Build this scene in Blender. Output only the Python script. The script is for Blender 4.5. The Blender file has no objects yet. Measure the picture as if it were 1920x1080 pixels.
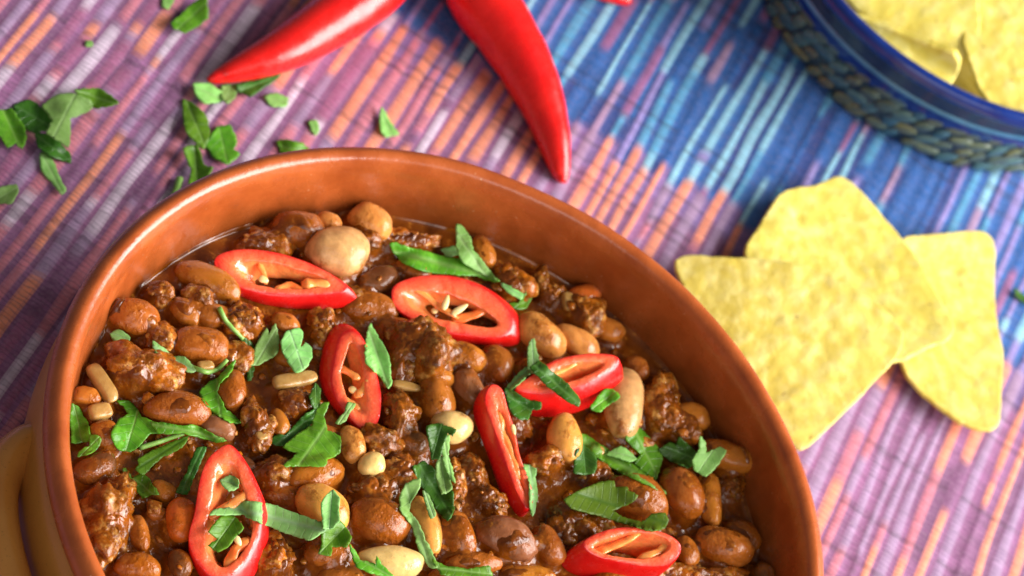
import bpy, bmesh, math, random
import numpy as np
from mathutils import Vector, Matrix
from mathutils.geometry import delaunay_2d_cdt
random.seed(7); rng = np.random.default_rng(11)
S = bpy.context.scene
COL = S.collection

# ------------------------------------------------------------------ camera
F = 6187.081                                   # focal length in pixels of the 1920 px wide photograph
CAM = np.array([-0.01172, -0.44809, 0.61340])
RT = np.array([0.83575945, 0.40773688, 0.36777273])
UP = np.array([-0.54909575, 0.62060205, 0.55977402])
FW = np.array([0.0, 0.66977887, -0.74256062])
cd = bpy.data.cameras.new('camera'); cam = bpy.data.objects.new('camera', cd); COL.objects.link(cam)
M = Matrix(((RT[0], UP[0], -FW[0], CAM[0]), (RT[1], UP[1], -FW[1], CAM[1]), (RT[2], UP[2], -FW[2], CAM[2]), (0, 0, 0, 1)))
cam.matrix_world = M
cd.sensor_width = 36; cd.lens = 36 * F / 1920; cd.clip_start = 0.01; cd.clip_end = 20
cd.dof.use_dof = True; cd.dof.focus_distance = 0.705; cd.dof.aperture_fstop = 20; cd.dof.aperture_blades = 9
S.camera = cam
S.render.engine = 'CYCLES'
S.render.resolution_x = 1024; S.render.resolution_y = 576
# ------------------------------------------------------------------ light
w = bpy.data.worlds.new('World'); S.world = w; w.use_nodes = True
w.node_tree.nodes['Background'].inputs[0].default_value = (1.0, 0.98, 0.96, 1)
w.node_tree.nodes['Background'].inputs[1].default_value = 0.12
def area(name, loc, target, sx, sy, power, col):
    l = bpy.data.lights.new(name, 'AREA'); l.shape = 'RECTANGLE'; l.size = sx; l.size_y = sy; l.energy = power; l.color = col
    o = bpy.data.objects.new(name, l); COL.objects.link(o); o.location = loc
    o.rotation_euler = (Vector(target) - Vector(loc)).to_track_quat('-Z', 'Y').to_euler(); return o
area('window_light', (1.15, 0.42, 0.66), (0, 0.05, 0.03), 1.4, 1.0, 64, (1.0, 0.975, 0.94))
area('room_light', (0.55, -1.15, 0.95), (0, 0.05, 0.03), 1.3, 0.8, 8, (1.0, 0.97, 0.93))
vs = S.view_settings; vs.view_transform = 'Standard'; vs.look = 'None'; vs.gamma = 1; vs.use_curve_mapping = False; vs.exposure = 0.22

# ------------------------------------------------------------------ helpers
def pix(x, y, z):
    d = FW + ((x - 960) / F) * RT - ((y - 540) / F) * UP
    return CAM + d * ((z - CAM[2]) / d[2])
def pixv(xy, z):
    xy = np.asarray(xy, float); z = np.broadcast_to(np.asarray(z, float), (len(xy),))
    d = FW[None] + ((xy[:, :1] - 960) / F) * RT[None] - ((xy[:, 1:] - 540) / F) * UP[None]
    return CAM[None] + d * ((z - CAM[2]) / d[:, 2])[:, None]
def proj(P):
    v = np.asarray(P) - CAM; wd = v @ FW
    return np.stack([960 + F * (v @ RT) / wd, 540 - F * (v @ UP) / wd], -1)
def mpp(P): return float((np.asarray(P) - CAM) @ FW) / F        # metres per pixel at a point

def hsh(i, j, k, s=0):
    h = np.sin(i * 127.1 + j * 311.7 + k * 74.7 + s * 53.3) * 43758.5453
    return h - np.floor(h)
def vn(P, s=0):
    P = np.asarray(P, float); I = np.floor(P); f = P - I; f = f * f * (3 - 2 * f); r = 0
    for a in (0, 1):
        for b in (0, 1):
            for c in (0, 1):
                wt = (f[:, 0] if a else 1 - f[:, 0]) * (f[:, 1] if b else 1 - f[:, 1]) * (f[:, 2] if c else 1 - f[:, 2])
                r = r + wt * hsh(I[:, 0] + a, I[:, 1] + b, I[:, 2] + c, s)
    return r * 2 - 1
def fbm(P, o=4, s=0):
    r = 0; a = 1.0
    for i in range(o): r = r + a * vn(P * 2 ** i + 17.3 * i, s); a *= .5
    return r
def worley(P, s=0):
    P = np.asarray(P, float); I = np.floor(P); f = P - I; best = np.full(len(P), 9.0)
    for a in (-1, 0, 1):
        for b in (-1, 0, 1):
            for c in (-1, 0, 1):
                q = [hsh(I[:, 0] + a, I[:, 1] + b, I[:, 2] + c, s + t) for t in (1, 2, 3)]
                d = (a + q[0] - f[:, 0]) ** 2 + (b + q[1] - f[:, 1]) ** 2 + (c + q[2] - f[:, 2]) ** 2
                best = np.minimum(best, d)
    return np.sqrt(best)

def meshobj(name, V, Fc, mat, parent=None, loc=None, smooth=True):
    V = np.asarray(V, float)
    if loc is not None: V = V - np.asarray(loc)
    me = bpy.data.meshes.new(name)
    if isinstance(Fc, np.ndarray):
        n, k = Fc.shape
        me.vertices.add(len(V)); me.vertices.foreach_set('co', V.astype(np.float32).ravel())
        me.loops.add(n * k); me.loops.foreach_set('vertex_index', Fc.astype(np.int32).ravel())
        me.polygons.add(n); me.polygons.foreach_set('loop_start', np.arange(0, n * k, k, dtype=np.int32))
        me.update(calc_edges=True); me.validate()
    else:
        me.from_pydata([tuple(v) for v in V], [], [tuple(f) for f in Fc]); me.update()
    me.polygons.foreach_set('use_smooth', np.full(len(me.polygons), smooth))
    if mat is not None: me.materials.append(mat)
    o = bpy.data.objects.new(name, me); COL.objects.link(o)
    if loc is not None: o.location = tuple(loc)
    if parent is not None:
        o.parent = parent
        if loc is None: o.matrix_parent_inverse = Matrix.Translation(-Vector(parent.location))
        else: o.location = tuple(np.asarray(loc) - np.asarray(parent.location))
    return o
def tag(o, label, cat, group=None, kind=None):
    o['label'] = label
    if cat: o['category'] = cat
    if group: o['group'] = group
    if kind: o['kind'] = kind
    return o
def empty(name, loc):
    o = bpy.data.objects.new(name, None); COL.objects.link(o); o.location = tuple(loc); o.empty_display_size = .01; return o
def attr(o, name, vals):
    a = o.data.attributes.new(name, 'FLOAT', 'POINT'); a.data.foreach_set('value', np.asarray(vals, np.float32))

_ico = {}
def ico(n):
    if n not in _ico:
        bm = bmesh.new(); bmesh.ops.create_icosphere(bm, subdivisions=n, radius=1)
        bm.verts.ensure_lookup_table()
        _ico[n] = (np.array([v.co[:] for v in bm.verts]), np.array([[v.index for v in f.verts] for f in bm.faces])); bm.free()
    return _ico[n]
def gridfaces(nr, nc, closed=True):
    f = []
    for i in range(nr - 1):
        for j in range(nc if closed else nc - 1):
            k = (j + 1) % nc
            f.append((i * nc + j, i * nc + k, (i + 1) * nc + k, (i + 1) * nc + j))
    return np.array(f)
def lathe(prof, n=160, c=(0, 0)):
    a = np.linspace(0, 2 * np.pi, n, endpoint=False)
    V = np.concatenate([np.stack([c[0] + r * np.cos(a), c[1] + r * np.sin(a), np.full(n, z)], 1) for r, z in prof])
    return V, gridfaces(len(prof), n)
def smoothprof(pts, k=5):
    p = np.array(pts, float); out = []
    for i in range(len(p) - 1):
        p0 = p[max(i - 1, 0)]; p1 = p[i]; p2 = p[i + 1]; p3 = p[min(i + 2, len(p) - 1)]
        for t in np.linspace(0, 1, k, endpoint=False):
            out.append(.5 * ((2 * p1) + (-p0 + p2) * t + (2 * p0 - 5 * p1 + 4 * p2 - p3) * t * t + (-p0 + 3 * p1 - 3 * p2 + p3) * t ** 3))
    out.append(p[-1]); return np.array(out)
def tube(path, rad, n=24, flat=1.0, caps=True):
    path = np.asarray(path, float); T = np.gradient(path, axis=0); T /= np.linalg.norm(T, axis=1)[:, None]
    V = []; a = np.linspace(0, 2 * np.pi, n, endpoint=False)
    for p, t, r in zip(path, T, rad):
        s = np.cross(t, [0, 0, 1.]); s /= np.linalg.norm(s) + 1e-9; u = np.cross(s, t)
        V.append(p + r * (np.cos(a)[:, None] * s + flat * np.sin(a)[:, None] * u))
    V = np.concatenate(V); Fc = [tuple(f) for f in gridfaces(len(path), n)]
    if caps: Fc.append(tuple(range(n))[::-1]); Fc.append(tuple(range((len(path) - 1) * n, len(path) * n)))
    return V, Fc

# ------------------------------------------------------------------ materials
class NT:
    def __init__(s, name):
        s.m = bpy.data.materials.new(name); s.m.use_nodes = True; s.t = s.m.node_tree; s.n = s.t.nodes
        s.b = s.n['Principled BSDF']
    def node(s, ty, **kw):
        n = s.n.new(ty)
        for k, v in kw.items():
            if k in n.inputs: s.put(n.inputs[k], v)
            else: setattr(n, k, v)
        return n
    def put(s, sock, v):
        if isinstance(v, bpy.types.NodeSocket): s.t.links.new(v, sock)
        else:
            if sock.type == 'RGBA' and len(v) == 3: v = (*v, 1)
            sock.default_value = v
    def set(s, **kw):
        for k, v in kw.items(): s.put(s.b.inputs[k.replace('_', ' ')], v)
    def coord(s): return s.node('ShaderNodeTexCoord').outputs['Object']
    def noise(s, scale, detail=4, rough=.55, vec=None):
        n = s.node('ShaderNodeTexNoise'); n.inputs['Scale'].default_value = scale; n.inputs['Detail'].default_value = detail; n.inputs['Roughness'].default_value = rough
        s.put(n.inputs['Vector'], vec if vec is not None else s.coord()); return n.outputs['Fac']
    def voro(s, scale, feature='F1', out='Distance', vec=None):
        n = s.node('ShaderNodeTexVoronoi'); n.feature = feature; n.inputs['Scale'].default_value = scale
        s.put(n.inputs['Vector'], vec if vec is not None else s.coord()); return n.outputs[out]
    def ramp(s, fac, *stops):
        n = s.node('ShaderNodeValToRGB'); e = n.color_ramp.elements
        while len(e) < len(stops): e.new(.5)
        for x, (p, c) in zip(e, stops):
            x.position = p; x.color = (c, c, c, 1) if not hasattr(c, '__len__') else (*c, 1)
        s.put(n.inputs[0], fac); return n.outputs[0]
    def mix(s, f, a, b, mode='MIX'):
        n = s.node('ShaderNodeMix'); n.data_type = 'RGBA'; n.blend_type = mode
        s.put(n.inputs[0], f); s.put(n.inputs[6], a); s.put(n.inputs[7], b); return n.outputs[2]
    def math(s, op, a, b=0.0, c=None):
        n = s.node('ShaderNodeMath'); n.operation = op; s.put(n.inputs[0], a); s.put(n.inputs[1], b)
        if c is not None: s.put(n.inputs[2], c)
        return n.outputs[0]
    def attr(s, name, out='Fac'):
        n = s.node('ShaderNodeAttribute'); n.attribute_name = name; return n.outputs[out]
    def rnd(s): return s.node('ShaderNodeObjectInfo').outputs['Random']
    def hsv(s, col, h=.5, sa=1.0, v=1.0):
        n = s.node('ShaderNodeHueSaturation'); s.put(n.inputs['Hue'], h); s.put(n.inputs['Saturation'], sa); s.put(n.inputs['Value'], v); s.put(n.inputs['Color'], col); return n.outputs[0]
    def bump(s, h, dist, strength=1.0, normal=None):
        n = s.node('ShaderNodeBump'); n.inputs['Distance'].default_value = dist; n.inputs['Strength'].default_value = strength
        s.put(n.inputs['Height'], h)
        if normal is not None: s.put(n.inputs['Normal'], normal)
        return n.outputs[0]

SAUCE = (0.13, 0.036, 0.008)
def m_terracotta():
    k = NT('terracotta_glaze'); n = k.noise(90, 5); f = k.noise(1800, 3)
    c = k.mix(k.ramp(n, (.3, 0), (.7, 1)), (0.29, 0.056, 0.011), (0.45, 0.102, 0.021))
    sp = k.ramp(k.voro(420), (.04, 1), (.10, 0)); sp2 = k.ramp(k.noise(160, 2), (.54, 0), (.64, 1))
    c = k.mix(k.math('MULTIPLY', sp, sp2), c, (0.66, 0.36, 0.20))
    sx = k.node('ShaderNodeSeparateXYZ'); k.put(sx.inputs[0], k.coord()); hz = k.math('ADD', k.math('MULTIPLY', sx.outputs[2], 60.0), k.math('MULTIPLY', k.noise(110, 4, .6), -.9))
    st = k.ramp(hz, (.0, .75), (.5, 0)); st.node.color_ramp.elements[0].position = .0
    hz2 = k.math('MULTIPLY_ADD', hz, 1.0, -1.92); k.put(st.node.inputs[0], hz2)
    c = k.mix(st, c, (0.13, 0.030, 0.004))
    k.set(Base_Color=c, Roughness=k.ramp(n, (.3, .20), (.7, .32)), Specular_IOR_Level=.6)
    b = k.bump(f, .00006, .6); k.set(Normal=k.bump(k.noise(260, 3), .0003, .5, b)); return k.m
def m_honey():
    k = NT('honey_glaze'); n = k.noise(60, 5)
    c = k.mix(k.ramp(n, (.3, 0), (.7, 1)), (0.46, 0.175, 0.030), (0.55, 0.235, 0.048))
    c = k.mix(k.ramp(k.noise(1500, 2), (.62, 0), (.75, .5)), c, (0.2, 0.08, 0.02))
    k.set(Base_Color=c, Roughness=.3); k.set(Normal=k.bump(k.noise(500, 3), .0001, .5)); return k.m
def m_bean(name, col, coat=.5):
    k = NT(name); r = k.rnd()
    vec = k.node('ShaderNodeVectorMath', operation='ADD'); k.put(vec.inputs[0], k.coord()); k.put(vec.inputs[1], r); vec = vec.outputs[0]
    base = k.hsv((*col, 1), k.math('MULTIPLY_ADD', r, .02, .49), 1.0, k.math('MULTIPLY_ADD', r, .35, .82))
    mott = k.noise(420, 4, .6, vec)
    base = k.mix(k.ramp(mott, (.35, 0), (.7, .55)), base, tuple(min(1, x * 1.5 + .02) for x in col))
    n = k.noise(170, 5, .62, vec)
    f = k.ramp(n, (.60 - coat * .25, 0), (.74 - coat * .25, .85))
    c = k.mix(f, base, (0.27, 0.066, 0.003))
    spk = k.ramp(k.noise(2600, 2, .5, vec), (.66, 0), (.74, .5)); c = k.mix(spk, c, (0.22, 0.09, 0.04))
    k.set(Base_Color=c, Roughness=k.ramp(k.noise(700, 3, .6, vec), (.3, .12), (.7, .30)), Subsurface_Weight=.18, Subsurface_Radius=(1, .5, .2), Subsurface_Scale=.0011, Specular_IOR_Level=.32, IOR=1.42)
    b = k.bump(k.noise(1500, 1, .5, vec), .00004, .6)
    b = k.bump(k.math('MULTIPLY', k.noise(700, 2, .5, vec), f), .0005, .8, b)
    k.set(Normal=k.bump(k.noise(350, 3, .5, vec), .0004, .5, b))
    cb = k.bump(k.noise(480, 2, .5, vec), .00045, 1.0); k.set(Coat_Weight=k.ramp(k.noise(260, 2, .5, vec), (.42, 0), (.60, .45)), Coat_Roughness=.10, Coat_IOR=1.38, Coat_Normal=cb)
    return k.m
def m_meat():
    k = NT('minced_beef'); r = k.rnd()
    vec = k.node('ShaderNodeVectorMath', operation='ADD'); k.put(vec.inputs[0], k.coord()); k.put(vec.inputs[1], r); vec = vec.outputs[0]
    n1 = k.noise(260, 5, .65, vec)
    c = k.mix(k.ramp(n1, (.36, 0), (.60, 1)), (0.12, 0.030, 0.002), (0.34, 0.090, 0.004))
    c = k.mix(k.ramp(k.noise(430, 4, .6, vec), (.53, 0), (.66, .8)), c, (0.52, 0.25, 0.055))
    c = k.hsv(c, .5, 1.0, k.math('MULTIPLY_ADD', r, .5, .75))
    k.set(Base_Color=c, Roughness=k.ramp(k.noise(500, 3, .6, vec), (.35, .10), (.65, .38)), Subsurface_Weight=.15, Subsurface_Radius=(1, .4, .2), Subsurface_Scale=.0012, Specular_IOR_Level=.25)
    b = k.bump(k.noise(1300, 2, .5, vec), .0002, .8); k.set(Normal=k.bump(k.math('MULTIPLY', k.voro(900, 'SMOOTH_F1', 'Distance', vec), k.ramp(n1, (.35, 0), (.55, 1))), -.0005, .7, b))
    cb = k.bump(k.noise(520, 2, .5, vec), .0006, 1.0); k.set(Coat_Weight=k.ramp(k.noise(300, 2, .5, vec), (.42, 0), (.60, .7)), Coat_Roughness=.10, Coat_IOR=1.38, Coat_Normal=cb)
    return k.m
def m_sauce():
    k = NT('chilli_sauce'); n = k.noise(130, 5, .6)
    c = k.mix(k.ramp(n, (.35, 0), (.68, 1)), (0.085, 0.018, 0.002), (0.28, 0.070, 0.004))
    c = k.mix(k.ramp(k.noise(520, 3, .6), (.60, 0), (.70, .7)), c, (0.42, 0.15, 0.018))
    k.set(Base_Color=c, Roughness=k.ramp(k.noise(300, 3), (.3, .10), (.7, .25)), Specular_IOR_Level=.35, Subsurface_Weight=.1, Subsurface_Radius=(1, .4, .15), Subsurface_Scale=.0015)
    msk = k.ramp(k.noise(110, 3), (.40, 0), (.6, 1))
    cal = k.attr('calm'); b = k.bump(k.math('MULTIPLY', k.math('MULTIPLY', k.noise(800, 2, .5), msk), cal), .0005, .8)
    k.set(Normal=k.bump(k.math('MULTIPLY', k.noise(500, 3, .5), cal), .0005, .5, b))
    cb = k.bump(k.math('MULTIPLY', k.noise(420, 2, .5, None), k.attr('calm')), .0006, 1.0); k.set(Coat_Weight=k.ramp(k.noise(260, 2, .5, None), (.42, 0), (.60, .6)), Coat_Roughness=.08, Coat_IOR=1.38, Coat_Normal=cb)
    return k.m
def m_skin():
    k = NT('chilli_skin'); n = k.noise(120, 4)
    c = k.mix(k.ramp(n, (.35, 0), (.65, 1)), (0.66, 0.006, 0.006), (0.78, 0.012, 0.008))
    k.set(Base_Color=c, Roughness=k.ramp(k.noise(300, 3), (.3, .20), (.7, .36)), Specular_IOR_Level=.6, Subsurface_Weight=.1, Subsurface_Radius=(1, .2, .1), Subsurface_Scale=.001)
    b = k.bump(k.noise(900, 2), .00005, .5); k.set(Normal=k.bump(k.noise(110, 3), .0011, .3, b)); return k.m
def m_flesh():
    k = NT('chilli_flesh'); t = k.attr('t'); n = k.noise(350, 4, .6)
    tt = k.math('ADD', t, k.math('MULTIPLY_ADD', n, .5, -.25))
    c = k.ramp(tt, (.0, (0.78, 0.022, 0.014)), (.18, (0.88, 0.090, 0.040)), (.70, (0.92, 0.155, 0.052)), (1.0, (0.95, 0.34, 0.09)))
    k.set(Base_Color=c, Roughness=k.math('MULTIPLY', k.ramp(k.noise(600, 3), (.3, .2), (.7, .42)), k.ramp(t, (.6, 1), (.8, .5))), Specular_IOR_Level=.55, Subsurface_Weight=.35, Subsurface_Radius=(1, .25, .1), Subsurface_Scale=.002)
    b = k.bump(k.noise(1500, 2, .5), .00006, .8); k.set(Normal=k.bump(k.noise(420, 3, .6), .0005, .7, b), Coat_Weight=k.ramp(k.noise(200, 2), (.4, .15), (.6, .7)), Coat_Roughness=.12, Coat_Normal=k.bump(k.noise(330, 2, .5), .0006, 1.0)); return k.m
def m_simple(name, c1, c2, scale=300, rough=.4, bump=.0001, sss=.0, spec=.5, det=4):
    k = NT(name); n = k.noise(scale, det); r = k.rnd()
    c = k.mix(k.ramp(n, (.35, 0), (.65, 1)), c1, c2)
    c = k.hsv(c, .5, 1.0, k.math('MULTIPLY_ADD', r, .25, .87))
    k.set(Base_Color=c, Roughness=rough, Specular_IOR_Level=spec, Normal=k.bump(k.noise(scale * 3, 3), bump, .7))
    if sss: k.set(Subsurface_Weight=.4, Subsurface_Radius=(1, .6, .3), Subsurface_Scale=sss)
    return k.m
def m_leaf(name, c1, c2, vein, trans=.3, rough=.42):
    k = NT(name); n = k.noise(300, 4, .6); r = k.rnd()
    c = k.mix(k.ramp(n, (.35, 0), (.65, 1)), c1, c2)
    c = k.hsv(c, k.math('MULTIPLY_ADD', r, .03, .485), 1.0, k.math('MULTIPLY_ADD', r, .5, .75))
    p = k.attr('lp'); q = k.attr('lq'); aq = k.math('ABSOLUTE', q)
    mid = k.ramp(aq, (.0, 1), (.07, 0))
    fr = k.math('FRACT', k.math('MULTIPLY_ADD', p, 2.6, k.math('MULTIPLY', aq, -1.5)))
    side = k.ramp(k.math('ABSOLUTE', k.math('SUBTRACT', fr, .5)), (.0, .7), (.06, 0))
    v = k.math('MAXIMUM', mid, side)
    c = k.mix(k.math('MULTIPLY', v, .6), c, vein)
    k.set(Base_Color=c, Roughness=rough, Specular_IOR_Level=.35)
    b = k.bump(k.noise(900, 3), .00015, .8); b = k.bump(v, -.0002, .6, b); k.set(Normal=b)
    tr = k.node('ShaderNodeBsdfTranslucent'); k.put(tr.inputs['Color'], k.hsv(c, .49, 1.1, 1.6))
    mx = k.node('ShaderNodeMixShader'); mx.inputs[0].default_value = trans
    k.t.links.new(k.b.outputs[0], mx.inputs[1]); k.t.links.new(tr.outputs[0], mx.inputs[2])
    k.t.links.new(mx.outputs[0], k.n['Material Output'].inputs['Surface']); return k.m
def m_chip():
    k = NT('corn_chip'); r = k.rnd(); n = k.noise(110, 4, .55); s = k.noise(240, 3, .5)
    c = k.mix(k.ramp(n, (.3, 0), (.7, 1)), (0.59, 0.45, 0.062), (0.69, 0.565, 0.12))
    c = k.mix(k.ramp(s, (.44, 0), (.72, .65)), c, (0.74, 0.65, 0.25))
    dk = k.ramp(k.noise(520, 2), (.71, 0), (.76, .75)); c = k.mix(dk, c, (0.25, 0.12, 0.03))
    c = k.hsv(c, k.math('MULTIPLY_ADD', r, .01, .495), 1.0, k.math('MULTIPLY_ADD', r, .15, .92))
    k.set(Base_Color=c, Roughness=.5, Specular_IOR_Level=.4, Subsurface_Weight=.12, Subsurface_Radius=(1, .7, .2), Subsurface_Scale=.0015)
    b = k.bump(k.noise(1400, 3, .5), .00015, .6); k.set(Normal=k.bump(k.noise(230, 3), .0008, .5, b)); return k.m
def m_cloth():
    k = NT('striped_cloth'); c = k.attr('print', 'Color')
    n = k.noise(1100, 3, .7); n2 = k.noise(160, 3, .6)
    c = k.mix(k.ramp(n, (.42, .0), (.72, .17)), c, (0.62, 0.48, 0.56), 'MIX')
    c = k.hsv(c, .5, 1.0, k.math('MULTIPLY_ADD', n2, .55, .74))
    sx = k.node('ShaderNodeSeparateXYZ'); k.put(sx.inputs[0], k.coord())
    ph = k.math('ADD', k.math('MULTIPLY', sx.outputs[1], 700.0), k.math('ADD', k.math('MULTIPLY', k.noise(260, 2), 1.6), k.math('MULTIPLY', sx.outputs[0], 25.0)))
    ln = k.ramp(k.math('ABSOLUTE', k.math('SUBTRACT', k.math('FRACT', ph), .5)), (.0, .72), (.17, 0))
    c = k.mix(k.math('MULTIPLY', ln, k.ramp(n2, (.35, .2), (.6, 1))), c, (0.085, 0.035, 0.10))
    k.set(Base_Color=c, Roughness=.62, Specular_IOR_Level=.3, Normal=k.bump(n, .00012, .6)); return k.m
def m_scale():
    k = NT('scale_glaze'); r = k.rnd(); c = k.ramp(r, (.0, (0.035, 0.12, 0.17)), (.35, (0.08, 0.18, 0.18)), (.6, (0.17, 0.18, 0.065)), (.85, (0.08, 0.12, 0.08)), (1.0, (0.18, 0.15, 0.055)))
    c = k.mix(k.ramp(k.noise(400, 3), (.4, 0), (.65, .6)), c, (0.03, 0.06, 0.09)); k.set(Base_Color=c, Roughness=.3); return k.m
def m_blue(name, c1, c2, rough):
    return m_simple(name, c1, c2, 120, rough, .0001, 0, .6)

MT = dict(
    terra=m_terracotta(), honey=m_honey(), sauce=m_sauce(), meat=m_meat(), skin=m_skin(), flesh=m_flesh(), chip=m_chip(), cloth=m_cloth(),
    o=m_bean('bean_orange', (0.38, 0.112, 0.010), .5), b=m_bean('bean_brown', (0.31, 0.088, 0.007), .5), d=m_bean('bean_dark', (0.12, 0.038, 0.008), .5),
    t=m_bean('bean_tan', (0.58, 0.235, 0.045), .28), p=m_bean('bean_pale', (0.54, 0.285, 0.10), .14), c=m_bean('bean_cream', (0.64, 0.41, 0.14), .08),
    r=m_bean('bean_red', (0.46, 0.085, 0.008), .3), v=m_bean('bean_violet', (0.22, 0.075, 0.028), .35),
    onion=m_simple('onion', (0.36, 0.185, 0.045), (0.48, 0.28, 0.085), 300, .25, .0002, .0015),
    memb=m_simple('membrane', (0.90, 0.17, 0.03), (0.93, 0.40, 0.10), 160, .25, .0003, .002),
    seed=m_simple('seed', (0.78, 0.55, 0.20), (0.86, 0.68, 0.34), 400, .35, .0001, .001),
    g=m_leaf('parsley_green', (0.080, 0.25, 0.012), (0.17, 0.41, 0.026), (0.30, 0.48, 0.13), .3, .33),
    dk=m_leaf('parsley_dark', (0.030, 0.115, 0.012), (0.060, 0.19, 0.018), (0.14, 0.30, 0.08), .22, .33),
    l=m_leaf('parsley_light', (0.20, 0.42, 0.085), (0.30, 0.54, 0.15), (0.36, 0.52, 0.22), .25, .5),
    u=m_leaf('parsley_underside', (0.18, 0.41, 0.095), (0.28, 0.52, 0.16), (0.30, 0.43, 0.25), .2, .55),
    y=m_leaf('parsley_yellow_green', (0.115, 0.24, 0.012), (0.16, 0.30, 0.018), (0.06, 0.15, 0.02), .4),  # yellow green, more translucent leaf with darker veins
    stem=m_simple('parsley_stem', (0.16, 0.34, 0.05), (0.25, 0.45, 0.10), 200, .4, .0001, .001),
    blue=m_blue('blue_glaze', (0.004, 0.014, 0.12), (0.007, 0.030, 0.19), .16), band=m_blue('band_glaze', (0.010, 0.022, 0.055), (0.028, 0.042, 0.07), .22),
    line=m_blue('pale_blue_line', (0.05, 0.17, 0.30), (0.08, 0.24, 0.40), .25), scale=m_scale(), gap=m_simple('dark_glaze', (0.015, 0.032, 0.045), (0.03, 0.055, 0.07), 200, .3, .0001),
)

# ------------------------------------------------------------------ tablecloth with a printed weave
def build_cloth():
    X0, X1, Y0, Y1 = -.34, .36, -.26, .56; dv = .0016
    edges = [X0]; ribs = []
    r = np.random.default_rng(5)
    while edges[-1] < X1:
        wr = r.uniform(.0022, .0033); wg = r.uniform(.0009, .0023)
        x = edges[-1]; ribs.append((x, wr, wg)); edges.append(x + wr + wg)
    nv = int((Y1 - Y0) / dv); vv = np.linspace(Y0, Y1, nv + 1); vc = (vv[1:] + vv[:-1]) / 2
    cols_x, cols_h, cell_rib, cell_kind = [], [], [], []
    for i, (x, wr, wg) in enumerate(ribs):
        for t, h in ((0, .00005), (.22, .00020), (.78, .00020)):
            cols_x.append(x + t * wr); cols_h.append(h); cell_rib.append(i); cell_kind.append(0 if t == .22 else 2)
        cols_x.append(x + wr); cols_h.append(.00005); cell_rib.append(i); cell_kind.append(1)
    cols_x.append(edges[-1]); cols_h.append(.00005)
    cx = np.array(cols_x); nc = len(cx)
    XX = np.repeat(cx[None], nv + 1, 0); YY = np.repeat(vv[:, None], nc, 1); HH = np.repeat(np.array(cols_h)[None], nv + 1, 0)
    P = np.stack([XX.ravel(), YY.ravel(), np.zeros(XX.size)], 1)
    wob = .0005 * vn(P * [520, 30, 0] + 31) + .0010 * vn(P * [45, 14, 0] + 3) + .00035 * vn(P * [220, 60, 0] + 9)
    jit = .35 * dv * vn(P * [900, 40, 0] + 5)
    a = math.radians(-2.08)
    px = P[:, 0] + wob; py = P[:, 1] + jit
    V = np.stack([px * math.cos(a) + py * math.sin(a), -px * math.sin(a) + py * math.cos(a), HH.ravel() + .00005 * vn(P * 700)], 1)
    Fq = gridfaces(nv + 1, nc, closed=False)
    # colours of the print, per rib and per segment along it
    pal = {k: np.array(c) for k, c in dict(lil=(.34, .22, .36), pink=(.54, .17, .22), org=(.78, .265, .15), pale=(.58, .46, .57), pur=(.20, .076, .17), dpur=(.10, .037, .115), mag=(.32, .10, .20),
        blu=(.008, .095, .32), sky=(.075, .30, .50), cya=(.23, .49, .62), vio=(.24, .20, .46), dblu=(.008, .045, .20), pb=(.26, .10, .24), brn=(.45, .16, .05)).items()}
    nr_ = len(ribs); C = np.zeros((nv, nr_, 3, 3)); EDGE = np.full((nv, nr_), .30)
    for i, (x, wr, wg) in enumerate(ribs):
        vb = .1695 + .04 * x + r.normal(0, .0022)                     # where the orange ends and the blue begins
        y = Y0; seg = []
        while y < Y1: L = r.choice([.003, .006, .012, .022, .034] if x < -.07 else [.006, .014, .024, .034, .045]) * r.uniform(.7, 1.4); seg.append((y, y + L)); y += L
        warm = (i % 2 == 0) != (r.random() < .12)
        for (s0, s1) in seg:
            m = (vc >= s0) & (vc < s1); mid = (s0 + s1) / 2; q = r.random()
            left = mid < .17 and x < -.06
            if left:
                c = pal['pink'] if q < .34 else pal['lil'] if q < .56 else pal['pale'] if q < .70 else pal['mag'] if q < .84 else pal['pur'] if q < .95 else pal['org']
            else:
                c = pal['org'] if (warm and q < .62) else pal['lil'] if q < .72 else pal['pink'] if q < .82 else pal['pale'] if q < .90 else pal['pur']
            C[m, i, 0] = c; C[m, i, 1] = pal['pur'] * r.uniform(.85, 1.5)
        if warm and x > -.10:
            m = (vc < vb) & (vc > vb - r.uniform(.014, .05)); C[m, i, 0] = pal['org'] * r.uniform(.9, 1.05)
        # blue field
        for (s0, s1) in seg:
            q = r.random(); lo = max(s0, vb)
            m = (vc >= lo) & (vc < s1)
            c = pal['sky'] if q < .22 else pal['cya'] if q < .38 else pal['blu'] if q < .64 else pal['vio'] if q < .84 else pal['pb'] if q < .95 else pal['lil']
            C[m, i, 0] = c; C[m, i, 1] = pal['blu'] if r.random() < .8 else pal['dblu']; EDGE[m, i] = .8 if r.random() < .6 else .3
        m = (vc > vb - .012) & (vc < vb); C[m, i, 1] = C[m, i, 1] * .55 + np.array([.16, .15, .42]) * .45
        m = vc > vb + .13
        for (s0, s1) in seg:
            mm = m & (vc >= s0) & (vc < s1); q = r.random()
            C[mm, i, 0] = pal['pink'] if q < .3 else pal['lil'] if q < .6 else pal['pur']; C[mm, i, 1] = pal['pur']
    Cb = C.copy(); Cb[1:-1] = .25 * C[:-2] + .5 * C[1:-1] + .25 * C[2:]; C = Cb
    C[:, :, 2] = C[:, :, 0] * (1 - EDGE[..., None]) + C[:, :, 1] * EDGE[..., None]  # rib edges toned towards the gap: rounded shading put into the print colour
    C *= r.uniform(.88, 1.12, (nv, nr_, 1, 1))
    C *= np.where(r.random((nv, 1, 1, 1)) < .10, .72, 1.0) ** (r.random((1, nr_, 1, 1)) < .7)
    rib_i = np.array(cell_rib); kind = np.array(cell_kind)
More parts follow.
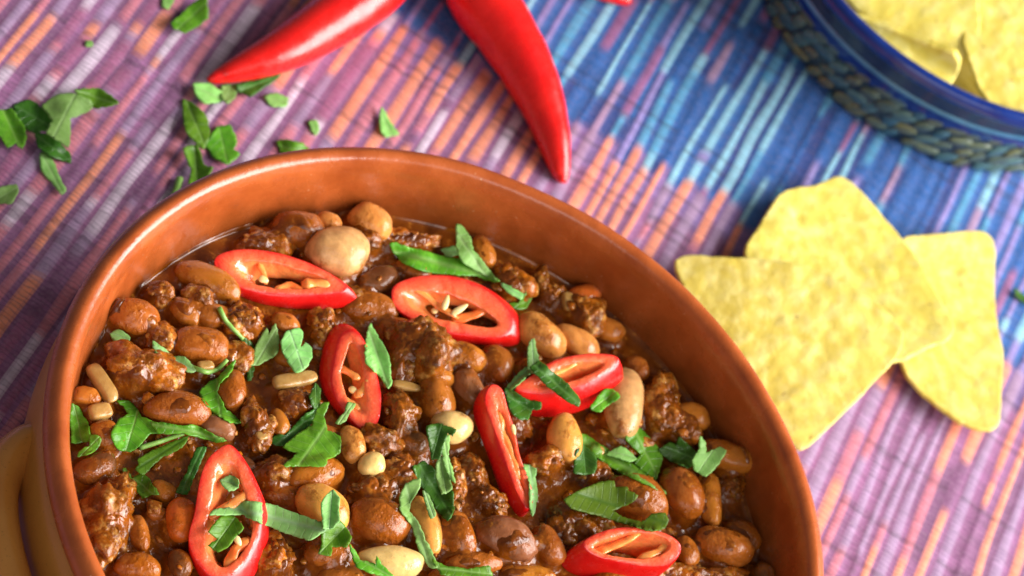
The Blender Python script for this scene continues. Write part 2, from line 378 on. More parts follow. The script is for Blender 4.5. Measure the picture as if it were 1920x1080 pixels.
    fc = C[:, rib_i, kind, :].reshape(-1, 3)
    o = meshobj('tablecloth', V, Fq, MT['cloth'])
    at = o.data.attributes.new('print', 'FLOAT_COLOR', 'CORNER')
    col = np.concatenate([np.repeat(np.clip(fc, 0, 1), 4, 0), np.ones((len(fc) * 4, 1))], 1)
    at.data.foreach_set('color', col.astype(np.float32).ravel())
    o['kind'] = 'structure'; o['label'] = 'woven cloth printed with purple, orange and blue broken stripes'
build_cloth()

# ------------------------------------------------------------------ clay bowl
ZR = .052; ZS = .0395
bowl = empty('clay_bowl', (0, 0, 0.0005)); tag(bowl, 'round terracotta bowl with honey glazed outside and loop handles, full of bean stew', 'bowl')
def wobble(V, amp=.0004, sc=30): V = V.copy(); V[:, 2] += amp * vn(V * sc); return V
outer = smoothprof([(.060, .0005), (.074, .0012), (.0815, .008), (.0875, .020), (.0898, .032), (.0890, .041), (.0866, .0460), (.0862, .0475)], 6)
V, f = lathe(outer); meshobj('outer_wall', wobble(V), f, MT['honey'], bowl)
lin_ = smoothprof([(.0862, .0475), (.0880, .0482), (.0896, .0498), (.0901, .0520), (.0893, .0540), (.0875, .0551), (.0858, .0546), (.0849, .0532), (.0843, .0512), (.0838, .0475), (.0829, .0430), (.0815, .0385), (.078, .026), (.066, .012), (.045, .0065), (.001, .006)], 6)
V, f = lathe(lin_, 240); meshobj('rim_and_lining', wobble(V, .0003, 50), f, MT['terra'], bowl)
def handle(ac, span):
    t = np.linspace(-1, 1, 33); pts = []; rad = []
    for s in t:
        an = math.radians(ac + span * s); rr = .0865 + .0095 * (1 - abs(s) ** 6); pts.append((rr * math.cos(an), rr * math.sin(an), .032)); rad.append(.0048)
    V, f = tube(pts, rad, 24, 1.5); meshobj('handle', V, f, MT['honey'], bowl)
handle(232, 27); handle(2, 26)

# ------------------------------------------------------------------ what lies in the stew, from pixel to place
# (x, y, half length, half width, angle in degrees clockwise in the picture, height of the centre above the sauce in mm, colour key)
BEANS = [
 (250,592,46,38,15,1.5,'o'),(392,529,66,31,27,.5,'b'),(346,586,30,27,40,.6,'b'),(375,648,50,39,10,1.2,'o'),(397,590,30,26,0,1,'b'),
 (560,430,46,40,10,1.8,'b'),(617,416,25,18,20,1.5,'t'),(634,469,61,47,-8,3.0,'p'),(694,416,45,33,28,1.8,'t'),
 (709,524,35,27,-20,.2,'d'),(776,508,32,26,20,.2,'b'),(692,577,54,30,5,-.6,'b'),(535,606,25,21,20,1.4,'o'),
 (1015,628,47,40,35,1.6,'t'),(1083,640,47,25,27,1.0,'t'),(1095,554,30,22,-10,1,'r'),(1140,618,34,24,20,-.3,'o'),(905,474,34,24,70,.4,'o'),
 (871,670,38,30,20,1.6,'o'),(932,680,34,30,60,1.0,'b'),(880,728,36,32,60,1.2,'v'),(812,703,40,30,30,1.8,'b'),(817,746,44,34,75,2.0,'b'),
 (848,800,40,32,0,2.2,'c'),(1059,820,49,31,85,2.4,'t'),(1170,755,68,39,96,2.4,'p'),(1196,690,24,20,50,1.0,'o'),
 (1297,782,32,28,20,1.6,'o'),(1368,856,56,28,24,2.6,'o'),(1280,922,56,38,72,1.6,'b'),(1331,936,56,24,86,1.4,'o'),(1196,936,64,42,28,1.4,'b'),
 (1358,1024,57,37,20,2.4,'o'),(1392,1002,36,30,30,.4,'d'),(1288,1034,31,21,70,1.4,'o'),
 (859,1003,42,36,70,2.0,'o'),(950,1010,62,40,24,2.2,'v'),(1027,1022,38,31,60,1.2,'b'),(888,1058,54,22,0,2,'b'),(989,1080,52,22,8,1.6,'o'),
 (798,986,62,28,72,2.2,'t'),(733,1053,63,32,4,2.6,'c'),(713,976,52,48,10,1.8,'b'),(697,871,25,23,-40,2.6,'c'),(605,957,52,46,40,2.2,'t'),
 (620,1040,50,36,10,1.8,'b'),(533,930,40,19,5,.6,'b'),(660,834,36,25,75,1.6,'t'),(590,890,58,33,-12,1.0,'b'),
 (178,878,44,28,-25,1.0,'d'),(339,974,43,29,88,1.6,'r'),(308,921,24,21,30,.8,'b'),(293,962,19,14,0,.6,'b'),(262,1000,36,18,75,.6,'o'),(257,1064,44,28,8,1.4,'b'),(337,1058,30,22,80,.6,'d'),
 (332,768,63,34,5,1.8,'b'),(409,803,32,26,20,1.2,'v'),(435,732,42,27,98,1.2,'b'),(161,743,28,19,10,1.2,'o'),(197,818,32,30,20,.4,'b'),(523,792,28,17,75,.6,'b'),
 (1000,700,40,26,20,.2,'b'),(640,1085,46,26,10,1.0,'b'),(840,1092,40,26,10,.8,'o'),(1155,1092,50,28,0,.4,'b'),(1440,1090,40,26,60,.4,'d'),(420,1110,50,30,10,0,'b'),(742,620,36,28,10,-.4,'b'),
 (545,670,36,26,20,-.6,'b'),(600,820,34,28,0,-.4,'b'),(1060,740,40,28,10,-.8,'b'),(455,880,34,24,40,-.8,'d'),(770,830,34,26,20,-.4,'d'),
]
MEATS = [  # x, y, half length, half width, angle, height mm
 (298,550,26,22,20,.8),(374,560,27,24,0,1.2),(457,598,44,34,20,.8),(262,697,66,44,12,1.6),(303,637,32,26,10,1.2),(500,455,58,26,-6,.6),(697,452,22,18,0,1.2),(760,449,62,20,4,.3),
 (607,611,32,26,60,.8),(785,653,62,56,20,1.8),(745,690,36,30,60,1.0),(960,532,36,28,40,.3),(1016,518,22,14,85,1.2),(1036,548,20,18,0,.9),(1097,592,36,33,60,1.2),
 (1244,762,56,36,80,1.4),(1241,713,20,10,80,2.2),(1290,810,24,20,0,1.8),(1025,868,34,28,10,.6),(1372,912,24,22,0,.4),(1340,1082,62,20,4,1.2),(1257,1074,36,20,0,.8),
 (711,922,46,30,10,1.4),(752,882,36,30,70,1.6),(511,893,34,30,0,.8),(516,1046,42,36,80,.6),(855,906,42,15,86,.8),(204,970,84,40,104,1.8),(481,797,42,28,84,1.4),(559,756,42,34,20,.4),
 (752,770,46,31,80,1.6),(709,830,38,26,20,1.0),(1090,975,60,34,20,-.6),(960,790,40,30,60,-.6),(885,880,34,26,80,-.4),(430,665,34,28,10,.2),(655,555,34,20,10,-.2),(920,940,36,26,40,-.2),(1120,890,36,22,10,-.2),(1060,1000,34,22,30,-.4),(1180,830,34,24,20,-.6)]
BITS = [  # onion and garlic pieces
 (192,720,42,16,58,1.6),(187,772,22,16,-10,1.0),(552,712,44,14,-10,1.6),(762,724,26,9,10,2.0),(1066,566,18,12,80,1.8),(308,618,12,8,10,2.6),(386,686,15,10,-5,2.2),(734,956,14,10,5,4.0),(490,818,12,10,-10,3.0),(1120,845,12,9,10,1.0),(1085,880,10,8,0,.6)]

# the rest of the pile, past the lower edge of the photograph
_r = np.random.default_rng(23); _pts = []
for _ in range(4000):
    a_ = _r.uniform(0, 2 * math.pi); q_ = .074 * math.sqrt(_r.random()); w_ = np.array([q_ * math.cos(a_), q_ * math.sin(a_), ZS]); p_ = proj(w_)
    if p_[1] > 1150 and all(np.hypot(*(w_[:2] - o_)) > .0095 for o_ in _pts) and len(_pts) < 60:
        _pts.append(w_[:2]); n_ = len(_pts)
        if n_ % 4 == 0: MEATS.append((float(p_[0]), float(p_[1]), float(_r.uniform(34, 60)), float(_r.uniform(28, 42)), float(_r.uniform(0, 180)), float(_r.uniform(.4, 1.8))))
        else: BEANS.append((float(p_[0]), float(p_[1]), float(_r.uniform(44, 60)), float(_r.uniform(29, 37)), float(_r.uniform(0, 180)), float(_r.uniform(.6, 2.4)), 'obbtobvb'[n_ % 8]))
G = .0005; GN = 345; HALF = GN * G / 2
gx, gy = np.meshgrid(np.linspace(-HALF, HALF, GN), np.linspace(-HALF, HALF, GN), indexing='ij')
def itemframe(x, y, a, b, ang, h, thick):
    z = ZS + h * .001; c = pix(x, y, z); an = math.radians(ang); e = np.array([math.cos(an), math.sin(an)]) * a
    p0 = pix(x - e[0], y - e[1], z); p1 = pix(x + e[0], y + e[1], z); d = p1 - p0
    A = np.linalg.norm(d) / 2; th = math.atan2(d[1], d[0]); k = mpp(c); B = b * k
    # the view is 48 degrees above the horizon: allow for the part of the outline that comes from the thickness
    B *= 1.05; Cc = B * thick; A = 1.04 * max(math.sqrt(max((a * k * 1.0) ** 2 * .35 + A * A * .65, 0)) * .96, B * .8)
    return c, A, B, Cc, th
BEANS = [(x, y, a * 1.12, b * .92, g_, h_, k_) if a / b < 1.3 and k_ in 'obdtv' else (x, y, a, b, g_, h_, k_) for x, y, a, b, g_, h_, k_ in BEANS]
items = []
for it in BEANS: items.append(('bean', it, *itemframe(*it[:6], .86)))
for it in MEATS: items.append(('meat', it, *itemframe(*it[:6], .80)))
for it in BITS: items.append(('bit', it, *itemframe(*it[:6], .7)))

RW = .0817
def stamped(base, it):
    kind, _, c, A, B, Cc, th = it
    dx, dy = gx - c[0], gy - c[1]; q = 1 - ((dx * math.cos(th) + dy * math.sin(th)) / A) ** 2 - ((-dx * math.sin(th) + dy * math.cos(th)) / B) ** 2
    return np.where(q > 0, np.maximum(base, c[2] + Cc * np.sqrt(np.clip(q, 0, 1))), base)
def blur(A, n):
    for _ in range(n):
        for ax in (0, 1): A = .25 * np.roll(A, 1, ax) + .5 * A + .25 * np.roll(A, -1, ax)
    return A
MOUND = np.full(gx.shape, ZS - .0016); CLING = MOUND.copy(); GRAIN = np.zeros(gx.shape)      # the gravy clings round and over the pieces
for it in items:
    MOUND = stamped(MOUND, it)
    k = it[0]; drop = .0012 if (k == 'bit' or (k == 'bean' and it[1][6] in 'pct')) else .00012 if k == 'bean' else .00002
    before = CLING; CLING = stamped(CLING, (k, it[1], np.asarray(it[2]) - [0, 0, drop], *it[3:]))
    if k == 'meat': GRAIN = np.where(CLING > before, 1.0, GRAIN)
    else: GRAIN = np.where(CLING > before, 0.0, GRAIN)
MOUND = np.maximum(blur(MOUND, 22) - .0010, blur(CLING, 5)); GRAIN = blur(GRAIN, 6)
def lookup(A, x, y):
    i = np.clip((x + HALF) / G, 0, GN - 1.001); j = np.clip((y + HALF) / G, 0, GN - 1.001); i0 = i.astype(int); j0 = j.astype(int); fi = i - i0; fj = j - j0
    return (A[i0, j0] * (1 - fi) + A[i0 + 1, j0] * fi) * (1 - fj) + (A[i0, j0 + 1] * (1 - fi) + A[i0 + 1, j0 + 1] * fi) * fj
def sauceheight(x, y):
    P = np.stack([x, y, np.zeros_like(x)], 1)
    cal = np.clip((RW - np.hypot(x, y) - .001) / .006, 0, 1)
    z = ZS - .0016 - .0007 * cal + cal * (.0011 * fbm(P * 95, 3, 2) + .00035 * fbm(P * 420, 3, 5))
    z += .0007 * np.clip(.55 - worley(P * 330, 4), 0, 1) * (vn(P * 90 + 8) > -.1) * cal
    g = lookup(GRAIN, x, y); wp = P + .0006 * np.stack([vn(P * 600 + q) for q in (3, 9, 15)], 1)
    m2 = lookup(MOUND, x, y) + cal * (.00060 * fbm(P * 260 + 50, 2) + .00010 * fbm(P * 900, 2, 5)) + g * cal * (.0011 * np.clip(.58 - worley(wp * 480, 7), -.1, 1) + .0006 * np.clip(.6 - worley(wp * 1000, 9), -.1, 1)); k = .0005
    h = np.clip(.5 + .5 * (z - m2) / k, 0, 1); z = m2 * (1 - h) + z * h + k * h * (1 - h)
    r = np.hypot(x, y); z = z + .0010 * np.exp(-np.clip(RW - r, 0, None) / .00035)
    return z
def build_sauce():
    n = 520; t = np.linspace(-RW - .0006, RW + .0006, n); X, Y = np.meshgrid(t, t, indexing='ij')
    r = np.maximum(np.abs(X), np.abs(Y)); rr = np.hypot(X, Y) + 1e-9; X, Y = X * r / rr, Y * r / rr      # square grid pressed onto a disc
    Z = sauceheight(X.ravel(), Y.ravel())
    V = np.stack([X.ravel(), Y.ravel(), Z], 1)
    o = meshobj('stew_sauce', V, gridfaces(n, n, closed=False), MT['sauce'])
    attr(o, 'calm', np.clip((RW - np.hypot(V[:, 0], V[:, 1]) - .0015) / .005, 0, 1))
    tag(o, 'glossy thick brown chilli sauce filling the terracotta bowl', 'sauce', kind='stuff')
build_sauce()
TOP = sauceheight(gx.ravel(), gy.ravel()).reshape(gx.shape)
def stamp_ell(c, A, B, Cc, th):
    global TOP
    dx, dy = gx - c[0], gy - c[1]; q = 1 - ((dx * math.cos(th) + dy * math.sin(th)) / A) ** 2 - ((-dx * math.sin(th) + dy * math.cos(th)) / B) ** 2
    TOP = np.where(q > 0, np.maximum(TOP, c[2] + Cc * np.sqrt(np.clip(q, 0, 1))), TOP)
for it in items: stamp_ell(*it[2:])
def topz(x, y):
    i = np.clip(np.round((x + HALF) / G).astype(int), 0, GN - 1); j = np.clip(np.round((y + HALF) / G).astype(int), 0, GN - 1); return TOP[i, j]
def surf(xy):
    xy = np.asarray(xy, float); out = np.full(len(xy), .036); done = np.zeros(len(xy), bool)
    for z in np.arange(.066, .036, -.0002):
        P = pixv(xy, z); hit = (~done) & (z <= topz(P[:, 0], P[:, 1])); out[hit] = z; done |= hit
    return out

LM = [(520,514,'the long oval pepper slice'),(848,575,'the oval pepper slice with two seeds'),(665,710,'the upright narrow pepper slice'),(1065,715,'the deep cut pepper slice'),(945,840,'the steep narrow pepper slice'),(425,955,'the large round pepper slice'),(1180,1030,'the thick shiny pepper slice'),
      (634,469,'the big pale beige bean'),(1170,755,'the long pale beige bean'),(733,1053,'the wide cream bean half'),(848,800,'the cream bean piece'),(1368,856,'the pointed orange bean'),(950,1010,'the bean with split purple skin'),
      (785,653,'the largest rounded beef lump'),(262,697,'the wide rough beef chunk'),(204,970,'the long ragged beef chunk'),(555,657,'the heart shaped parsley leaf'),(585,830,'the largest parsley leaf'),(1155,950,'the yellow green parsley leaf'),(230,800,'the broad curled parsley leaf'),(830,480,'the long veined parsley strip'),(1330,858,'the forked pale parsley leaf'),(783,980,'the long hooked parsley ribbon'),(1205,850,'the glossy parsley cluster'),
      (150,640,'the bowl wall'),(1140,560,'the bowl wall')]
def near(x, y): return min((t for t in LM if math.hypot(t[0] - x, t[1] - y) > 12), key=lambda t: math.hypot(t[0] - x, t[1] - y))[2]
def bsize(a, b): return 'slim ' if a > 1.8 * b else 'small ' if a < 31 else 'plump ' if b > 36 else ''
BL = {'o': 'orange brown bean', 'b': 'brown sauce coated bean', 'd': 'dark brown sunken bean', 't': 'tan smooth bean', 'p': 'pale beige bean', 'c': 'cream skinless bean', 'r': 'reddish orange bean', 'v': 'dark purplish brown bean'}
SPECIAL = {(634, 469): 'big pale beige bean touching the pepper slice nearest the white meniscus line', (1170, 755): 'long pale beige bean beside the pepper slice crossed by a parsley strip',
           (733, 1053): 'wide flat cream bean half with a brown sauce spot', (848, 800): 'cream bean piece with a dark green parsley leaf hanging over it', (697, 871): 'small cream kernel sitting on a sauce covered meat lump',
           (1368, 856): 'pointed orange bean under a forked pale parsley leaf by the bowl wall', (950, 1010): 'bean with split greyish purple skin at the tip of a narrow pepper slice',
           (1059, 820): 'oval tan bean standing between two pepper slices', (1331, 936): 'slim upright orange bean below the forked pale parsley leaf'}
def build_bean(it, c, A, B, Cc, th, i):
    V, f = ico(4); P = V.copy(); s = i * 3.7
    key = it[6]
    x, y, z = P.T; bend = .10 + .10 * hsh(i, 1., 2.)
    sgn = 1 if hsh(i, 4., 4.) > .5 else -1
    Q = np.stack([np.sign(x) * np.abs(x) ** .92, y * (1 + .05 * np.sin(3 * x + s)) - sgn * bend * (x * x - .4), z], 1)
    Q *= (1 + .07 * vn(V * 1.6 + s))[:, None]
    Q *= (1 + .02 * vn(V * 5 + s))[:, None]
    if key in 'ob': Q *= (1 + .020 * np.clip(fbm(V * 6 + s, 3), 0, 1) + .03 * np.clip(.45 - worley(V * 4.5 + s, i), 0, 1) * (vn(V * 1.3 + s) > .0))[:, None]
    if key == 'v': Q *= (1 - .10 * np.exp(-((V[:, 0] - .35) / .35) ** 2 - ((V[:, 1] + .1) / .3) ** 2) * (V[:, 2] > 0) + .03 * fbm(V * 4 + s, 3))[:, None]
    Q *= [A, B, Cc]
    tl = math.radians(12 * (hsh(i, 7., 1.) - .5)); Q = Q @ np.array([[math.cos(tl), 0, math.sin(tl)], [0, 1, 0], [-math.sin(tl), 0, math.cos(tl)]])
    R = np.array([[math.cos(th), math.sin(th), 0], [-math.sin(th), math.cos(th), 0], [0, 0, 1]])
    o = meshobj('bean', Q @ R + c, f, MT[key], loc=c)
    lab = SPECIAL.get(it[:2])
    tag(o, lab or bsize(it[2], it[3]) + BL[key] + ' beside ' + near(*it[:2]), 'bean', 'beans in the stew')
def build_meat(it, c, A, B, Cc, th, i):
    V, f = ico(5); s = i * 5.1
    L = V * np.array([A, B, Cc]) / .005
    wp = L + .35 * np.stack([vn(L * 1.3 + s + q) for q in (3, 11, 23)], 1)
    msk = np.clip(.5 + 1.2 * vn(L * .9 + s + 40), 0, 1)
    d = .42 * fbm(V * np.array([A, B, Cc]) / B * .95 + s, 3, i) + .16 * fbm(L * .9 + s, 2, i) + (.10 + .16 * msk) * np.clip(.62 - worley(wp * 2.0 + s, i), -.3, 1) + .20 * msk * np.clip(.6 - worley(wp * 4.2 + s, i + 3), -.2, 1) + .06 * fbm(L * 4 + s, 3) + .17 * np.clip(.35 + 1.2 * vn(L * 1.1 + s + 70), 0, 1) * np.clip(.6 - worley(wp * 7.0 + s, i + 5), -.2, 1)
    Q = V * (1 + d * .9)[:, None] * [A, B, Cc]
    R = np.array([[math.cos(th), math.sin(th), 0], [-math.sin(th), math.cos(th), 0], [0, 0, 1]])
    o = meshobj('meat_chunk', Q @ R + c, f, MT['meat'], loc=c)
    lab = {(204, 970): 'long ragged crumbly beef chunk lying against the bowl wall', (785, 653): 'largest rounded crumbly beef lump below the pepper slice with two loose seeds', (262, 697): 'wide rough beef chunk with a curled parsley sprig resting on its side'}.get(it[:2], ('long ' if it[2] > 1.7 * it[3] else 'small ' if it[2] < 30 else 'large ' if it[2] > 45 else '') + 'crumbly minced beef lump beside ' + near(*it[:2]))
    tag(o, lab, 'meat', 'minced beef lumps in the stew')
def build_bit(it, c, A, B, Cc, th, i):
    V, f = ico(3); s = i * 2.3
    Q = np.sign(V) * np.abs(V) ** .62 * (1 + .12 * vn(V * 1.5 + s))[:, None] * [A, B, Cc]
    R = np.array([[math.cos(th), math.sin(th), 0], [-math.sin(th), math.cos(th), 0], [0, 0, 1]])
    o = meshobj('onion_piece', Q @ R + c, f, MT['onion'], loc=c)
    lab = {(192, 720): 'straight pale onion stick near the bowl wall', (552, 712): 'yellowish onion wedge under the heart shaped parsley leaf'}.get(it[:2], ('tiny' if it[2] < 16 else 'short') + ' pale yellow onion piece beside ' + near(*it[:2]))
    tag(o, lab, 'onion', 'onion pieces in the stew')
for i, (kind, it, c, A, B, Cc, th) in enumerate(items):
    dict(bean=build_bean, meat=build_meat, bit=build_bit)[kind](it, c, A, B, Cc, th, i)
def build_crumbs():
    Vs, Fs = [], []; v0, f0 = ico(2); n = 0
    for i in range(520):
        a = rng.uniform(0, 2 * math.pi); r = .079 * math.sqrt(rng.random()); x, y = r * math.cos(a), r * math.sin(a)
        s = rng.uniform(.0004, .0011) * (1.7 if rng.random() < .15 else 1)
        z = float(topz(np.array([x]), np.array([y]))[0])
        if z > ZS + .0034 or r > .074: continue
        Q = v0 * (1 + .5 * vn(v0 * 1.8 + i * 3.3) + .2 * vn(v0 * 4 + i))[:, None] * s * rng.uniform([.7, .7, .4], [1.7, 1.7, .8], 3) + [x, y, z - s * .15]
        Vs.append(Q); Fs.append(f0 + n); n += len(v0)
    o = meshobj('meat_crumbs', np.concatenate(Vs), np.concatenate(Fs), MT['meat'])
    tag(o, 'fine minced meat crumbs scattered through the brown sauce', 'meat', kind='stuff')
build_crumbs()

# ------------------------------------------------------------------ red pepper slices
def loop(pts, n=96):
    p = np.array(pts, float); m = len(p); out = []
    for i in range(m):
        p0, p1, p2, p3 = p[i - 1], p[i], p[(i + 1) % m], p[(i + 2) % m]
        for t in np.linspace(0, 1, 12, endpoint=False):
            out.append(.5 * ((2 * p1) + (-p0 + p2) * t + (2 * p0 - 5 * p1 + 4 * p2 - p3) * t * t + (-p0 + 3 * p1 - 3 * p2 + p3) * t ** 3))
    out = np.array(out); seg = np.linalg.norm(np.roll(out, -1, 0) - out, axis=1); s = np.concatenate([[0], np.cumsum(seg)]); tot = s[-1]
    q = np.linspace(0, tot, n, endpoint=False); cl = np.vstack([out, out[:1]])
    return np.stack([np.interp(q, s, cl[:, 0]), np.interp(q, s, cl[:, 1])], 1)
def byangle(L, c, n=160, W=None):
    # resample a star-shaped loop by angle about c, in axes W that make it round
    Q = (L - c) @ W
    a = np.unwrap(np.arctan2(Q[:, 1], Q[:, 0]))
    if a[-1] < a[0]: Q = Q[::-1]; a = np.unwrap(np.arctan2(Q[:, 1], Q[:, 0]))
    r = np.hypot(Q[:, 0], Q[:, 1]); t = np.linspace(-np.pi, np.pi, n, endpoint=False)
    aa = np.concatenate([a - 2 * np.pi, a, a + 2 * np.pi]); rr = np.tile(r, 3); o = np.argsort(aa); r2 = np.interp(t, aa[o], rr[o])
    return np.stack([r2 * np.cos(t), r2 * np.sin(t)], 1) @ np.linalg.inv(W) + c
def ell(cx, cy, a, b, ang, n=24):
    t = np.linspace(0, 2 * np.pi, n, endpoint=False); an = math.radians(ang)
    return [(cx + a * math.cos(q) * math.cos(an) - b * math.sin(q) * math.sin(an), cy + a * math.cos(q) * math.sin(an) + b * math.sin(q) * math.cos(an)) for q in t]
def inpoly(px, py, poly):
    ins = np.zeros(px.shape, bool); m = len(poly)
    for i in range(m):
        x0, y0 = poly[i]; x1, y1 = poly[i - 1]
        if y0 == y1: continue
        c = ((y0 > py) != (y1 > py)) & (px < (x1 - x0) * (py - y0) / (y1 - y0) + x0); ins ^= c
    return ins
SLICES = []
def pepper_slice(face, hole, off, thick, label, tilt=(0, 0), membranes=(), seeds=(), sink=.0):
    global TOP
    fc = np.mean(hole, 0); N = 160; lf, lh = loop(face), loop(hole)
    ev, E = np.linalg.eigh(np.cov((lf - lf.mean(0)).T)); W = E / np.sqrt(ev)[None]
    if np.linalg.det(W) < 0: W = W[:, ::-1]
    Lf = byangle(lf, fc, N, W); Lh = byangle(lh, fc, N, W)
    tocam = -FW; nrm = np.array([0, 0, .62]) + tocam * .38 + RT * tilt[0] + UP * tilt[1]; nrm /= np.linalg.norm(nrm)
    e1 = np.cross([0, 1, 0], nrm); e1 /= np.linalg.norm(e1); e2 = np.cross(nrm, e1)
    def onplane(L, z0):
        c = pix(fc[0], fc[1], z0); d = FW[None] + ((L[:, :1] - 960) / F) * RT[None] - ((L[:, 1:] - 540) / F) * UP[None]
        return CAM + d * (((c - CAM) @ nrm) / (d @ nrm))[:, None]
    def ext(z0):
        c = pix(fc[0], fc[1], z0); b = proj(c); J = np.stack([(proj(c + e * .001) - b) / .001 for e in (e1, e2)], 1)
        l = np.linalg.solve(J, np.array(off, float) - (proj(c - nrm * thick) - b)); return -nrm * thick + e1 * l[0] + e2 * l[1]
    best = None
    for z0 in np.arange(.040, .062, .0003):
        Pf = onplane(Lf, z0); D = ext(z0); Pb = Pf + D; gap = np.percentile(Pb[:, 2] - topz(Pb[:, 0], Pb[:, 1]), 45)
        if gap >= -sink: best = z0; break
    z0 = best or .055
    Pf = onplane(Lf, z0); Ph = onplane(Lh, z0); D = ext(z0); cen = pix(fc[0], fc[1], z0)
    root = empty('pepper_slice', cen + D); tag(root, label, 'pepper slice', 'red pepper slices on the stew')
    s_ = len(SLICES) * 3.1; rad = Pf - cen; rad /= np.linalg.norm(rad, axis=1)[:, None]
    # skin: outer wall with rounded lips
    rings = []; ts = [0, .03, .10, .35, .65, .90, .97, 1]; bul = [-.00022, .0, .00022, .00065, .00065, .00022, .0, -.00022]
    for t, b in zip(ts, bul): rings.append(Pf + D * t + rad * b)
    V = np.concatenate(rings); V = V + .00010 * vn(V * 300 + s_)[:, None] * np.tile(rad, (len(ts), 1))
    meshobj('skin', V, gridfaces(len(ts), N), MT['skin'], root)
    # flesh: upper cut face, inside of the cavity, lower cut face
    V = []; tv = []; lip = Pf - rad * .00022
    def hollow(t): 
        k = 1 - .22 * min(t * 1.5, 1) ** .9; return cen + (Ph - cen) * k + D * t
    for q in (0, .12, .35, .6, .85): V.append(lip * (1 - q) + Ph * q + nrm * (.00025 * math.sin(math.pi * q))); tv.append(np.full(N, q * .8))
    for t in (.0, .05, .18, .4, .65, .9, 1.0): V.append(hollow(t) + (nrm * -.0 if t else 0)); tv.append(np.full(N, .72 + .2 * min(t * 3, 1)))
    for q in (.7, .3, 0): V.append((lip * (1 - q) + Ph * q) + D - nrm * .0001); tv.append(np.full(N, q * .8))
    nr = len(V); V = np.concatenate(V); tv = np.concatenate(tv)
    dv = .00028 * fbm(V * 380 + s_, 3); wgt = np.clip(tv * 2, 0, 1); V = V + (dv * wgt)[:, None] * nrm + (.00035 * fbm(V * 260 + s_ + 9, 3) * (tv > .6))[:, None] * np.tile(rad, (nr, 1))
    fl = meshobj('flesh', V, gridfaces(nr, N), MT['flesh'], root); attr(fl, 't', tv)
    # membranes: (pixel polyline, half width px, depth share)
    for pl, hw, dep in membranes:
        p = np.array(pl, float); t = np.linspace(0, 1, len(p)); tq = np.linspace(0, 1, 12); q = np.stack([np.interp(tq, t, p[:, 0]), np.interp(tq, t, p[:, 1])], 1)
        q = np.vstack([q[0] - (q[1] - q[0]) * 2.2, q, q[-1] + (q[-1] - q[-2]) * 2.2]); tq = np.linspace(0, 1, 14)
        P = onplane(q - np.array(off) * dep, z0) + D * dep
        # keep the drawn place in the picture while lying inside the cavity
        r = .82 * hw * mpp(cen) * (.85 + .45 * (np.abs(tq - .5) * 2) ** 2) * np.array([.35, .8] + [1] * 10 + [.8, .35])
        V, f = tube(P, r, 14, .6); V = V + (.0005 * fbm(V * 300 + s_, 2))[:, None] * nrm + .0004 * vn(V * 350 + s_)[:, None] * e1
        meshobj('membrane', V, f, MT['memb'], fl)
    for (x, y, a, b, ang, dep) in seeds:
        c = onplane(np.array([[x, y]]) - np.array([off]) * dep, z0)[0] + D * dep; an = math.radians(ang)
        dirp = onplane(np.array([[x + 10 * math.cos(an), y + 10 * math.sin(an)]]) - np.array([off]) * dep, z0)[0] + D * dep - c; dirp /= np.linalg.norm(dirp); sd = np.cross(nrm, dirp)
        a *= .85; b *= .8; V, f = ico(3); k = mpp(c); Q = c + V[:, :1] * dirp * a * k + V[:, 1:2] * sd * b * k * (1 - .25 * V[:, :1]) + V[:, 2:] * nrm * b * k * .6
        meshobj('seed', Q, f, MT['seed'], fl)
    # raise the height map
    for P, add in ((Pf, True),):
        poly = P[:, :2]; hol = Ph[:, :2]; m = inpoly(gx, gy, poly) & ~inpoly(gx, gy, hol)
        zp = cen[2] - (nrm[0] * (gx - cen[0]) + nrm[1] * (gy - cen[1])) / nrm[2]; TOP = np.where(m, np.maximum(TOP, zp + .0004), TOP)
        m = inpoly(gx, gy, hol); TOP = np.where(m, np.maximum(TOP, zp - .0022), TOP)
    SLICES.append((cen, nrm, D))
    return root

pepper_slice([(401,490),(412,476),(445,467),(490,468),(540,478),(590,497),(632,520),(652,538),(640,548),(600,553),(540,554),(480,548),(435,533),(410,510)],
             [(441,496),(470,488),(520,494),(560,504),(600,518),(612,530),(590,540),(540,542),(490,536),(455,520)], (20, 27), .0042,
             'long oval pepper slice with pale seeds lying below the big pale bean', (.05, .0), [([(486,498),(494,512),(498,528)], 8, .25), ([(522,548),(543,534),(563,546)], 13, .25), ([(572,532),(592,530),(614,534)], 15, .15)], [(494,524,12,9,20,.15)])
pepper_slice([(733,548),(745,530),(785,517),(835,516),(880,526),(922,549),(955,582),(962,610),(950,628),(920,634),(880,630),(830,622),(780,602),(742,578)],
             [(752,550),(775,545),(815,548),(855,556),(890,572),(920,590),(936,606),(925,615),(890,611),(850,604),(805,592),(770,575)], (24, 18), .0042,
             'oval pepper slice with two thin seeds bridging its cavity', (.05, .0), [([(775,540),(800,556),(822,574),(845,588)], 9, .15), ([(860,598),(890,590),(905,580)], 12, .3)], [(836,567,20,8,-72,-.1), (862,580,24,8,-32,-.1), (815,583,8,7,0,.4)])
pepper_slice([(656,620),(636,636),(626,676),(621,712),(627,742),(640,766),(660,790),(684,808),(703,801),(714,776),(715,735),(705,696),(692,656),(674,626)],
             [(657,642),(648,668),(640,700),(644,725),(652,750),(668,776),(684,772),(688,745),(684,710),(678,676),(669,652)], (-24, -13), .0042,
             'upright narrow pepper slice with ragged orange membrane and a parsley leaf on its side', (-.06, .0), [([(640,690),(655,698),(668,706)], 10, .1), ([(690,715),(682,728),(670,740)], 12, .2), ([(645,750),(660,755),(672,765)], 9, .3)], [(663,732,12,9,30,.3)])
